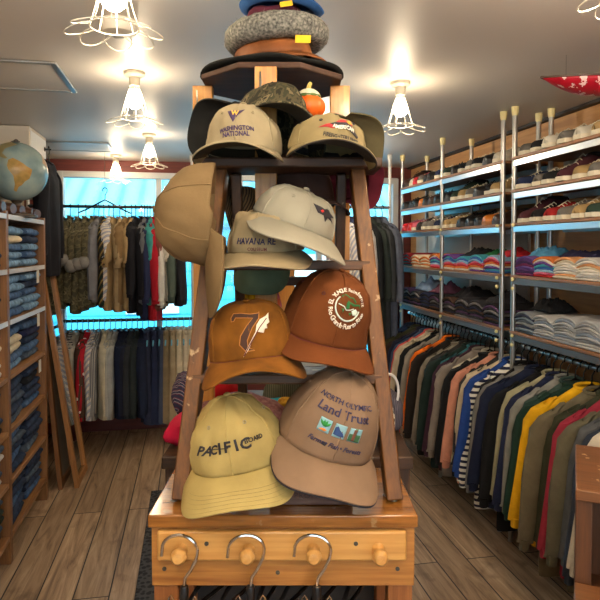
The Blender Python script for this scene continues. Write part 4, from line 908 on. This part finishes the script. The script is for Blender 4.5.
# loose tees heaped on the stacks
def crumple(name, label, cat, loc, size, m, seed, group=None):
    t = MB().grid(lambda i, j: V((size[0]*(-.5+i/22.)*(1+.1*noise.noise(V((j*.3+seed, 0, 0)))), size[1]*(-.5+j/22.)*(1+.12*noise.noise(V((i*.3, seed, 0)))), size[2]*max(0, (1-(abs(-1+i/11.))**3)*(1-(abs(-1+j/11.))**3))*(.55+.7*abs(noise.noise(V((i*.16+seed, j*.16, 0))))+.25*noise.noise(V((i*.5, j*.5, seed)))))), 23, 23).build(name, m, solid=.004, soff=1)
    t.location = loc; return tag(t, label, cat, group)
for lab, y, lv, m, sz in (('black crumpled tee on top of the striped stacks, middle bay', 3.30, 3, fabric((32, 32, 34)), (.2, .22, .05)), ('red crumpled tee on top of the bright stacks, middle bay', 2.95, 3, fabric((178, 36, 44)), (.18, .16, .05)), ('green crumpled tee beside the red one, middle bay', 3.10, 3, fabric((40, 110, 62)), (.18, .16, .04)), ('turquoise crumpled tee behind the near posts, near bay', 2.62, 3, fabric((84, 150, 190)), (.2, .15, .07)), ('navy crumpled tee on the white tees, near bay', 2.38, 3, fabric((44, 42, 72)), (.18, .22, .045)), ('pale blue crumpled tee on the lower shelf, window bay', 4.05, 4, fabric((140, 166, 200)), (.2, .26, .09)), ('plum crumpled tee on the lower shelf, window bay', 3.80, 4, fabric((104, 64, 84)), (.2, .2, .07)), ('black crumpled tee on the lower shelf, middle bay', 3.40, 4, fabric((34, 33, 36)), (.22, .24, .07)), ('charcoal crumpled tee on the lower shelf by the near posts, middle bay', 3.02, 4, fabric((52, 50, 52)), (.2, .22, .07)), ('black crumpled tee behind the slate stack, near bay', 2.60, 4, fabric((30, 30, 32)), (.16, .18, .08))):
    z = SHZ[lv] + (.090 if lv == 3 else .112)
    crumple('crumpled_tee', lab, 'tee', (1.745, y, z), sz, m, y*3)
# wooden crate at the right edge
ct = thing('wooden_crate', 'old wooden crate with a step, at the lower right edge of the picture', 'crate', (1.05, 1.456, 0), -.62)
CRW = wood((102, 62, 32), (62, 36, 18), 'Z', 7., .5, .1)
MB().box((.20, -.16, .937), (.40, .34, .026)).build('top_board', wood((124, 80, 44), (82, 50, 26), 'X', 7., .45, .1, wear=(190, 160, 120)), ct, bevel=.003)
MB().box((.018, -.16, .462), (.034, .32, .924)).build('side_panel', CRW, ct, bevel=.002)
MB().box((.382, -.16, .462), (.034, .32, .924)).build('side_panel', CRW, ct, bevel=.002)
MB().box((.2, -.012, .462), (.33, .02, .924)).build('back_panel', CRW, ct)
for z in (.25, .60): MB().box((.2, -.17, z), (.33, .29, .022)).build('shelf', CRW, ct, bevel=.002)
MB().box((.20, -.39, .725), (.40, .12, .024)).build('step_board', wood((128, 84, 46), (90, 54, 28), 'X', 7., .45, .1), ct, bevel=.003)
for x in (.03, .37): MB().box((x, -.40, .356), (.05, .05, .712)).build('step_leg', CRW, ct, bevel=.002)
# red hull-shaped decoration under the ceiling
rd = thing('hanging_decoration', 'red white-speckled pointed boat-shaped decoration hung under the ceiling at right', 'decoration', (1.445, 1.91, 2.098), -.17)
REDS = ramp_mat([(0, (168, 22, 40)), (.56, (150, 18, 34)), (.60, (224, 190, 186))], 'noise', 34., 'CONSTANT', name='red_speckled', detail=6., rough=.4)
def hull(i, j):
    u = -1+2*j/24.; k = max(0, 1-abs(u)**1.8); a = PI+PI*i/12
    return V((.205*u, .085*k*math.cos(a), .052*k*math.sin(a)+.012*abs(u)**2))
MB().grid(hull, 13, 25).build('hull', REDS, rd, solid=.004)
MB().tube([hull(0, j) for j in range(25)], .004, 6).build('rim', plain((74, 50, 36), .5), rd)
MB().tube([hull(12, j) for j in range(25)], .004, 6).build('rim', plain((74, 50, 36), .5), rd)
for s in (-.1, .1): MB().cyl((s, .03, -.02), (s, .03, .101), .0012, 5).build('hanging_wire', chrome, rd)

# ------------------------------------------------------------------ left: cubby shelf of jeans
SHW = wood((150, 104, 60), (104, 66, 34), 'Z', 7., .5); SHWY = wood((168, 122, 74), (124, 82, 44), 'Y', 7., .5)
EDGE = plain((206, 206, 206), .4)
LX, LD = -.84, .34
LZ = (1.655, 1.396, 1.154, .890, .632, .388, .133)
cb = thing('cubby_shelf', 'tall open wooden shelf of folded jeans along the left wall', 'shelf', (LX-LD/2, 2.97, 0))
for y in (2.15, 2.97, 3.69):
    MB().box((0, y-2.97, .835), (LD, .038, 1.67)).build('upright', SHW, cb, bevel=.002)
for y0, y1 in ((2.169, 2.951), (2.989, 3.671)):
    for z in LZ:
        s_ = MB().box((0, (y0+y1)/2-2.97, z-.012), (LD-.004, y1-y0, .022)).build('shelf', SHWY, cb, bevel=.002)
        if z > 1.1: MB().box((LD/2+.001, (y0+y1)/2-2.97, z-.012), (.004, y1-y0, .023)).build('edge_strip', EDGE, s_)
MB().box((-LD/2+.006, -.05, .85), (.01, 1.50, 1.62)).build('back_panel', plain((120, 106, 92), .7), cb)
for y, z in ((3.50, 1.38), (3.50, 1.138), (3.52, .875)):
    MB().box((LD/2+.005, y-2.97, z-.045), (.002, .05, .07)).build('price_tag', plain((208, 202, 186), .6), cb)
JM = [folded('folded_jeans', .285, .27, .040, s) for s in (4, 5, 6)]
DN = lambda *c: ramp_mat([(.3, tuple(int(v*.72) for v in c)), (.55, c), (.75, tuple(min(255, int(v*1.18)) for v in c))], 'noise', 30., 'LINEAR', name='denim', detail=5., stretch=(1, 1, 1))
J = {'light blue': DN(112, 146, 178), 'mid blue': DN(72, 100, 138), 'dark blue': DN(44, 58, 84), 'navy': DN(38, 44, 80), 'black': DN(34, 36, 42), 'cream': W_(212, 198, 168), 'grey blue': DN(78, 92, 110), 'white': W_(206, 202, 194), 'dark green': W_(44, 52, 44), 'brown': W_(92, 70, 56)}
JPL = [(0, (['light blue', 'light blue', 'mid blue', 'cream'], ['light blue', 'mid blue', 'light blue', 'dark blue'], ['black', 'dark blue', 'black', 'navy'])),
       (1, (['mid blue', 'light blue', 'mid blue', 'light blue'], ['light blue', 'light blue', 'mid blue', 'dark blue'], ['black', 'dark blue', 'black', 'dark blue'])),
       (2, (['light blue', 'mid blue', 'cream', 'cream'], ['grey blue', 'mid blue', 'dark blue', 'navy'], ['white', 'white', 'cream', 'cream'])),
       (3, (['grey blue', 'dark blue', 'grey blue', 'dark blue'], ['mid blue', 'dark blue', 'dark blue', 'black'], ['black', 'dark blue', 'black', 'grey blue'])),
       (4, (['dark blue', 'mid blue', 'dark blue', 'grey blue'], ['grey blue', 'dark blue', 'dark blue', 'dark blue'], ['white', 'grey blue', 'dark blue', 'white'])),
       (5, (['dark blue', 'dark blue', 'mid blue', 'dark blue'], ['mid blue', 'dark blue', 'grey blue', 'dark blue'], ['brown', 'grey blue', 'dark green', 'dark green']))]
for lv, stacks in JPL:
    z = LZ[lv+1]
    for si, cols in enumerate(stacks):
        y = (3.15, 3.50, 2.78)[si]; q = .041; cols = cols + [cols[1]]
        where = ('the stack beside the middle upright', 'the stack beside the far upright', 'the stack at the left edge')[si]
        fold_stack('folded_jeans', JM, (LX-.155, y, z), [(c, J[c]) for c in cols], q, '%%s folded jeans, %%s in %s, %s compartment' % (where, ('top', 'second', 'third', 'fourth', 'fifth', 'bottom')[lv]), 'jeans', 'folded jeans on the left shelf', PI, .012)
# rolled leather goods along the top
RLT = ramp_mat([(.3, (52, 32, 22)), (.6, (84, 54, 38)), (.8, (106, 70, 50))], 'noise', 14., 'LINEAR', rough=.45, name='leather')
for k in range(7):
    y = 2.62+.165*k
    t = thing('leather_roll', 'glossy brown leather roll on top of the shelf, %s from the camera' % ORD[k], 'leather roll', (LX-.13, y, LZ[0]+.0005), rnd.uniform(-.2, .2), 'leather rolls on the shelf')
    MB().grid(lambda i, j: V((-.12+.24*j/9., .062*math.cos(2*PI*i/20)*(1-.25*abs(-1+j/4.5)**4)+.006*noise.noise(V((j*.6, i*.5, k))), .033+.033*math.sin(2*PI*i/20)*(1-.25*abs(-1+j/4.5)**4))), 20, 10, True, True, True).build('roll', RLT, t)
    MB().tube([(.06, .063*math.cos(2*PI*i/20), .033+.034*math.sin(2*PI*i/20)) for i in range(20)], .004, 6, True, .6).build('strap', plain((44, 26, 18), .35), t)
# globe
gl = thing('globe', 'pale blue desk globe with tan continents on top of the left shelf', 'globe', (-.885, 3.30, LZ[0]+.072))
GR = .152
OCE = ramp_mat([(.3, (112, 136, 140)), (.5, (138, 160, 160)), (.7, (158, 172, 164))], 'noise', 9., 'LINEAR', rough=.22, name='globe_sea')
sph = MB().ball((0, 0, GR+.012), GR, 48, 28).build('sphere', OCE, gl)
yw = math.atan2(.93, 3.30)    # turn South America toward the room
def land(pts, lon0, lat0, nm, m):
    vs, fs = poly2d(pts)
    import bmesh
    bm = bmesh.new(); bv = [bm.verts.new((x, y, 0)) for x, y in vs]
    for f in fs:
        try: bm.faces.new([bv[i] for i in f])
        except ValueError: pass
    bmesh.ops.subdivide_edges(bm, edges=bm.edges, cuts=5, use_grid_fill=True); bmesh.ops.triangulate(bm, faces=bm.faces)
    b = MB(); bm.verts.index_update(); out = []
    for v in bm.verts:
        la = math.radians(lat0+v.co.y); lo = math.radians(lon0+v.co.x/max(.5, math.cos(math.radians(v.co.y)))); r = GR*1.004
        out.append((r*math.cos(la)*math.cos(lo), r*math.cos(la)*math.sin(lo), GR+.012+r*math.sin(la)))
    b.add(out, [tuple(v.index for v in f.verts) for f in bm.faces]); bm.free(); b.build(nm, m, sph)
LAND = ramp_mat([(.3, (150, 112, 62)), (.5, (172, 138, 80)), (.7, (140, 120, 70))], 'noise', 18., 'LINEAR', rough=.25, name='globe_land')
SA = [(-18, 10), (-10, 14), (0, 9), (8, 4), (14, -1), (24, -6), (22, -14), (18, -24), (10, -30), (5, -38), (0, -42), (-3, -54), (-7, -50), (-6, -36), (-9, -20), (-18, -8), (-20, -1)]
land(SA, -71, 6, 'continent', LAND)
NA = [(-24, 12), (-19, 13), (-30, 24), (-24, 36), (-10, 44), (0, 52), (-14, 66), (-50, 66), (-64, 52), (-50, 34), (-42, 20)]
land(NA, -71, 6, 'continent', plain((150, 140, 96), .3))
AF = [(58, 28), (72, 34), (92, 30), (100, 10), (92, -20), (80, -34), (74, -20), (68, 2), (52, 10)]
land(AF, -71, 6, 'continent', plain((160, 124, 74), .3))
MB().tube([((GR+.008)*math.cos(a)*-.4, (GR+.008)*math.cos(a)*.9*-.2, GR+.012+(GR+.008)*math.sin(a)) for a in [PI/2+.25-PI*1.1*i/20 for i in range(21)]], .004, 6).build('meridian_arm', plain((90, 84, 74), .35, .6), gl)
MB().lathe([(.012, 2*GR+.008), (.014, 2*GR+.02), (.006, 2*GR+.028), (.001, 2*GR+.028)], 14).build('finial', plain((60, 54, 46), .4), gl)
MB().lathe([(.10, -.070), (.10, -.06), (.03, -.045), (.02, .0), (.03, .014), (.001, .016)], 24).build('base', plain((70, 60, 50), .4), gl)
wb_ = thing('white_canister', 'white plastic container at the far left edge beside the globe', 'container', (-.945, 2.86, LZ[0]+.068))
MB().box((0, 0, .11), (.16, .16, .22)).build('container_body', plain((206, 202, 192), .45), wb_, bevel=.02); MB().box((0, 0, .226), (.17, .17, .02)).build('lid', plain((190, 186, 178), .45), wb_, bevel=.006)
# long dark coat at the shelf end
o = garment('coat', lambda: shirt('coat', 9, .78, .17, .042), (-.875, 3.98, 2.12), PI/2, 'long black coat hanging at the far end of the left shelf', 'coat', None, W_(28, 28, 34))
hang((-.875, 3.98, 2.12), PI/2, 'black hanger holding the long black coat beside the shelf end', None)
pg_ = thing('coat_hook', 'short dark hook on the side of the white cupboard, holding the black coat', 'hook', (-.875, 3.98, 2.117)); MB().cyl((-.022, 0, 0), (.016, 0, 0), .006, 10).build('peg', blackp, pg_); MB().cyl((-.030, 0, 0), (-.020, 0, 0), .014, 14).build('wall_plate', blackp, pg_)
# leaning mirror
mr = thing('leaning_mirror', 'tall narrow wood-framed mirror leaning beside the left shelf', 'mirror', (-.70, 3.98, .0), M.Rotation(math.radians(-8.2), 3, 'Y'))
FRW = wood((176, 122, 66), (130, 84, 40), 'Z', 7., .45)
for y in (-.14, .14): MB().box((0, y, .69), (.028, .042, 1.38)).build('stile', FRW, mr, bevel=.002)
for z in (.022, 1.358): MB().box((0, 0, z), (.026, .24, .042)).build('cross_rail', FRW, mr, bevel=.002)
MB().box((-.004, 0, .69), (.006, .24, 1.30)).build('mirror_glass', plain((200, 205, 205), .05, 1.), mr)
mr = thing('leaning_board', 'second wooden frame leaning behind the mirror, closer to the shelf end', 'board', (-.795, 3.98, .0), M.Rotation(math.radians(-5.), 3, 'Y'))
for y in (-.15, .15): MB().box((0, y, .64), (.026, .045, 1.28)).build('stile', wood((140, 92, 48), (98, 60, 28), 'Z', 7., .5), mr, bevel=.002)
for z in (.024, 1.256): MB().box((0, 0, z), (.024, .255, .042)).build('cross_rail', wood((140, 92, 48), (98, 60, 28), 'Y', 7., .5), mr, bevel=.002)
MB().box((-.004, 0, .64), (.006, .26, 1.20)).build('panel', plain((150, 140, 124), .6), mr)
rgm = ramp_mat([(.4, (38, 37, 38)), (.55, (74, 72, 72))], 'voronoi', 42., 'LINEAR', name='mat')
tag(MB().box((0, 0, .006), (.86, 1.9, .010)).build('floor_mat', rgm, bevel=.003), 'dark grey woven floor mat under the display table', 'mat'); bpy.data.objects['floor_mat'].location = (.19, 2.72, .0005)

# ------------------------------------------------------------------ back window racks
BLUEH = plain((96, 170, 200), .35); POSTW = plain((206, 206, 200), .35)
def garment_rack(label, x0, x1, y, zs, m):
    t = thing('garment_rack', label, 'garment rack', ((x0+x1)/2, y, 0)); c = (x0+x1)/2
    for x in (x0, x1):
        p = MB().cyl((x-c, 0, 0), (x-c, 0, ZC-.03), .012, 12).build('post', POSTW, t); MB().lathe([(.013, ZC-.05), (.019, ZC-.03), (.020, ZC-.001), (.001, ZC-.001)], 12, M.Translation(V((x-c, 0, 0)))).build('post_cap', POSTW, p)
    for z in zs: MB().cyl((x0-c, 0, z), (x1-c, 0, z), .012, 12).build('hanging_rail', m, t)
    return t
garment_rack('two-tier clothes rack in front of the back window, left of the ladder', -1.16, .02, 4.60, (1.80, .95), plain((70, 70, 72), .3, .8))
garment_rack('chrome clothes rack in front of the back window, right of the ladder', .62, 1.50, 4.31, (1.80,), chrome)
CAMJ = ramp_mat([(0, (62, 58, 42)), (.42, (92, 86, 62)), (.5, (72, 66, 48)), (.58, (112, 104, 78)), (.66, (54, 48, 36))], 'noise', 16., name='camouflage_cloth', detail=4.)
GRC = W_(128, 124, 118)
PLD = ramp_mat([(0, (30, 44, 36)), (.4, (40, 70, 52)), (.55, (120, 40, 44)), (.7, (36, 40, 50)), (.85, (150, 130, 70))], 'wave', 9., 'CONSTANT', 'DIAGONAL', name='plaid_cloth')
GST = ramp_mat([(0, (150, 148, 144)), (.5, (92, 94, 100))], 'wave', 26., 'CONSTANT', 'Y', name='grey_stripes')
GPL = ramp_mat([(0, (168, 166, 160)), (.4, (96, 98, 104)), (.6, (140, 140, 138)), (.8, (70, 72, 80))], 'wave', 20., 'CONSTANT', 'Z', name='grey_plaid')
RDT = ramp_mat([(0, (236, 226, 220)), (.18, (166, 22, 38))], 'voronoi', 15., 'CONSTANT', name='red_dots')
PST = ramp_mat([(0, (206, 200, 188)), (.5, (168, 110, 110)), (.65, (150, 160, 176))], 'wave', 12., 'CONSTANT', 'DIAGONAL', name='pale_stripes')
VEST = ('vest', lambda: shirt('jacket', 21, .72, .20, .040, .3, False, True))
LJ = ('long jacket', lambda: shirt('jacket', 27, .98, .19, .036)); JK = ('jacket', lambda: shirt('jacket', 22, .80, .20, .040)); SL = ('short sleeved shirt', lambda: shirt('shirt', 23, .72, .20, .036, .3)); LG = ('long shirt', lambda: shirt('shirt', 24, .70, .20, .036))
UP = [('camouflage jacket', CAMJ, VEST)]*6 + [('grey jacket', W_(112, 112, 116), LG), ('dark plaid shirt', PLD, SL), ('pink striped shirt', PST, SL), ('tan waistcoat', W_(148, 124, 88), SL), ('sand waistcoat', W_(164, 140, 104), SL), ('brown-tan waistcoat', W_(132, 106, 72), SL), ('beige waistcoat', W_(158, 132, 92), SL), ('black padded jacket', W_(28, 28, 34), JK), ('glossy black jacket', W_(24, 24, 30), JK), ('grey top', W_(96, 98, 102), SL), ('navy jacket', W_(38, 44, 74), JK), ('teal jacket', W_(58, 136, 134), SL), ('red jacket', W_(168, 30, 44), JK), ('russet patterned shirt', W_(118, 66, 58), SL), ('white shirt', W_(202, 200, 192), LG), ('cream jacket', W_(208, 202, 186), SL), ('grey-green jacket', W_(80, 92, 84), LG), ('dark jacket', W_(40, 40, 46), LG)]
UX = (-.975, -.92, -.866, -.81, -.757, -.70, -.665, -.63, -.593, -.56, -.515, -.476, -.43, -.40, -.355, -.335, -.315, -.295, -.27, -.245, -.21, -.17, -.125, -.08)
NN = len(UP)
for k, (cn, m, (kd, mk)) in enumerate(UP):
    x = UX[k]; z = 1.80
    cat = cn.split(' with')[0].split()[-1]
    garment(kd, mk, (x, 4.60, z), PI/2+rnd.uniform(-.12, .12), '%s on the upper rail by the back window, %s from the left' % (cn, ORD[k].replace('nearest', 'first')), cat, 'garments on the upper window rail', m, extra={'rolled_cuff': GRC} if kd == 'vest' else None).scale = (1, rnd.uniform(.95, 1.1), rnd.uniform(.93, 1.05))
    hang((x, 4.60, z), PI/2, 'hanger on the upper rail by the back window, %s from the left' % ORD[k].replace('nearest', 'first'), 'hangers on the upper window rail')
LO = [('grey striped shirt', GST)]*2 + [('taupe shirt', W_(110, 102, 92)), ('grey plaid shirt', GPL), ('pale grey shirt', W_(158, 156, 148)), ('brown shirt', W_(72, 54, 44)), ('red dotted shirt', RDT), ('pale striped shirt', PST), ('grey pinstriped shirt', GST), ('cream shirt', W_(198, 188, 162)), ('light grey shirt', W_(172, 172, 166)), ('silver grey shirt', W_(150, 152, 150)), ('dark navy dress', W_(24, 32, 56)), ('midnight navy shirt', W_(28, 32, 48)), ('charcoal shirt', W_(46, 50, 54)), ('dark green-grey shirt', W_(38, 46, 48)), ('ink navy jacket', W_(30, 38, 60))]
for k, (cn, m) in enumerate(LO):
    x = -.985 + .63*k/(len(LO)-1)
    garment(LG[0], LG[1], (x, 4.60, .95), PI/2+rnd.uniform(-.12, .12), '%s on the lower rail by the back window, %s from the left' % (cn, ORD[k].replace('nearest', 'first')), cn.split()[-1], 'shirts on the lower window rail', m)
    hang((x, 4.60, .95), PI/2, 'pale blue hanger on the lower rail by the back window, %s from the left' % ORD[k].replace('nearest', 'first'), 'hangers on the lower window rail', BLUEH)
for k, (cn, m) in enumerate((('slate navy', W_(52, 58, 82)), ('navy', W_(42, 50, 78)), ('blue-grey', W_(66, 76, 100)), ('khaki', W_(138, 122, 94)), ('sand', W_(170, 154, 124)), ('cream', W_(206, 194, 166)), ('ivory', W_(210, 200, 176)), ('pale cream', W_(198, 188, 162)))):
    x = -.315 + .31*k/7.
    o = place('trousers', lambda: trousers(3), (x, 4.60, .95), PI/2+rnd.uniform(-.15, .15)); tag(o, '%s trousers on the lower rail by the back window, %s from the left' % (cn, ORD[k].replace('nearest', 'first')), 'trousers', 'trousers on the lower window rail'); paint_parts(o, {'trouser_legs': m, 'waistband': m})
    hang((x, 4.60, .95), PI/2, 'pale blue clip hanger holding %s trousers on the lower window rail' % cn, 'trouser hangers on the lower window rail', BLUEH)
hg = hang((-.62, 4.60, 1.925), .12, 'empty black hanger hung high against the back window', None)
hw_ = thing('ceiling_hook', 'thin wire down from the ceiling, holding the empty hanger at the window', 'hook', (-.62, 4.60, ZC)); MB().tube([(0, 0, 0), (0, 0, -.25), (.006, 0, -.268), (-.004, 0, -.272), (-.010, 0, -.262)], .0015, 6).build('wire', steel, hw_)
for k, (cn, m) in enumerate((('blue striped', PST), ('navy', W_(40, 48, 74)), ('white', W_(190, 190, 186)), ('black', W_(30, 31, 33)), ('dark green-black', W_(40, 46, 42)), ('charcoal', W_(52, 54, 56)), ('blue-grey', W_(84, 90, 104)))):
    x = 1.13+.052*k
    garment(LJ[0], LJ[1], (x, 4.31, 1.80), PI/2+.22+rnd.uniform(-.08, .08), '%s jacket on the chrome rack right of the ladder, %s from the left' % (cn, ORD[k].replace('nearest', 'first')), 'jacket', 'jackets on the chrome rack', m)
    hang((x, 4.31, 1.80), PI/2+.22, 'hanger on the chrome rack right of the ladder, %s from the left' % ORD[k].replace('nearest', 'first'), 'hangers on the chrome rack')
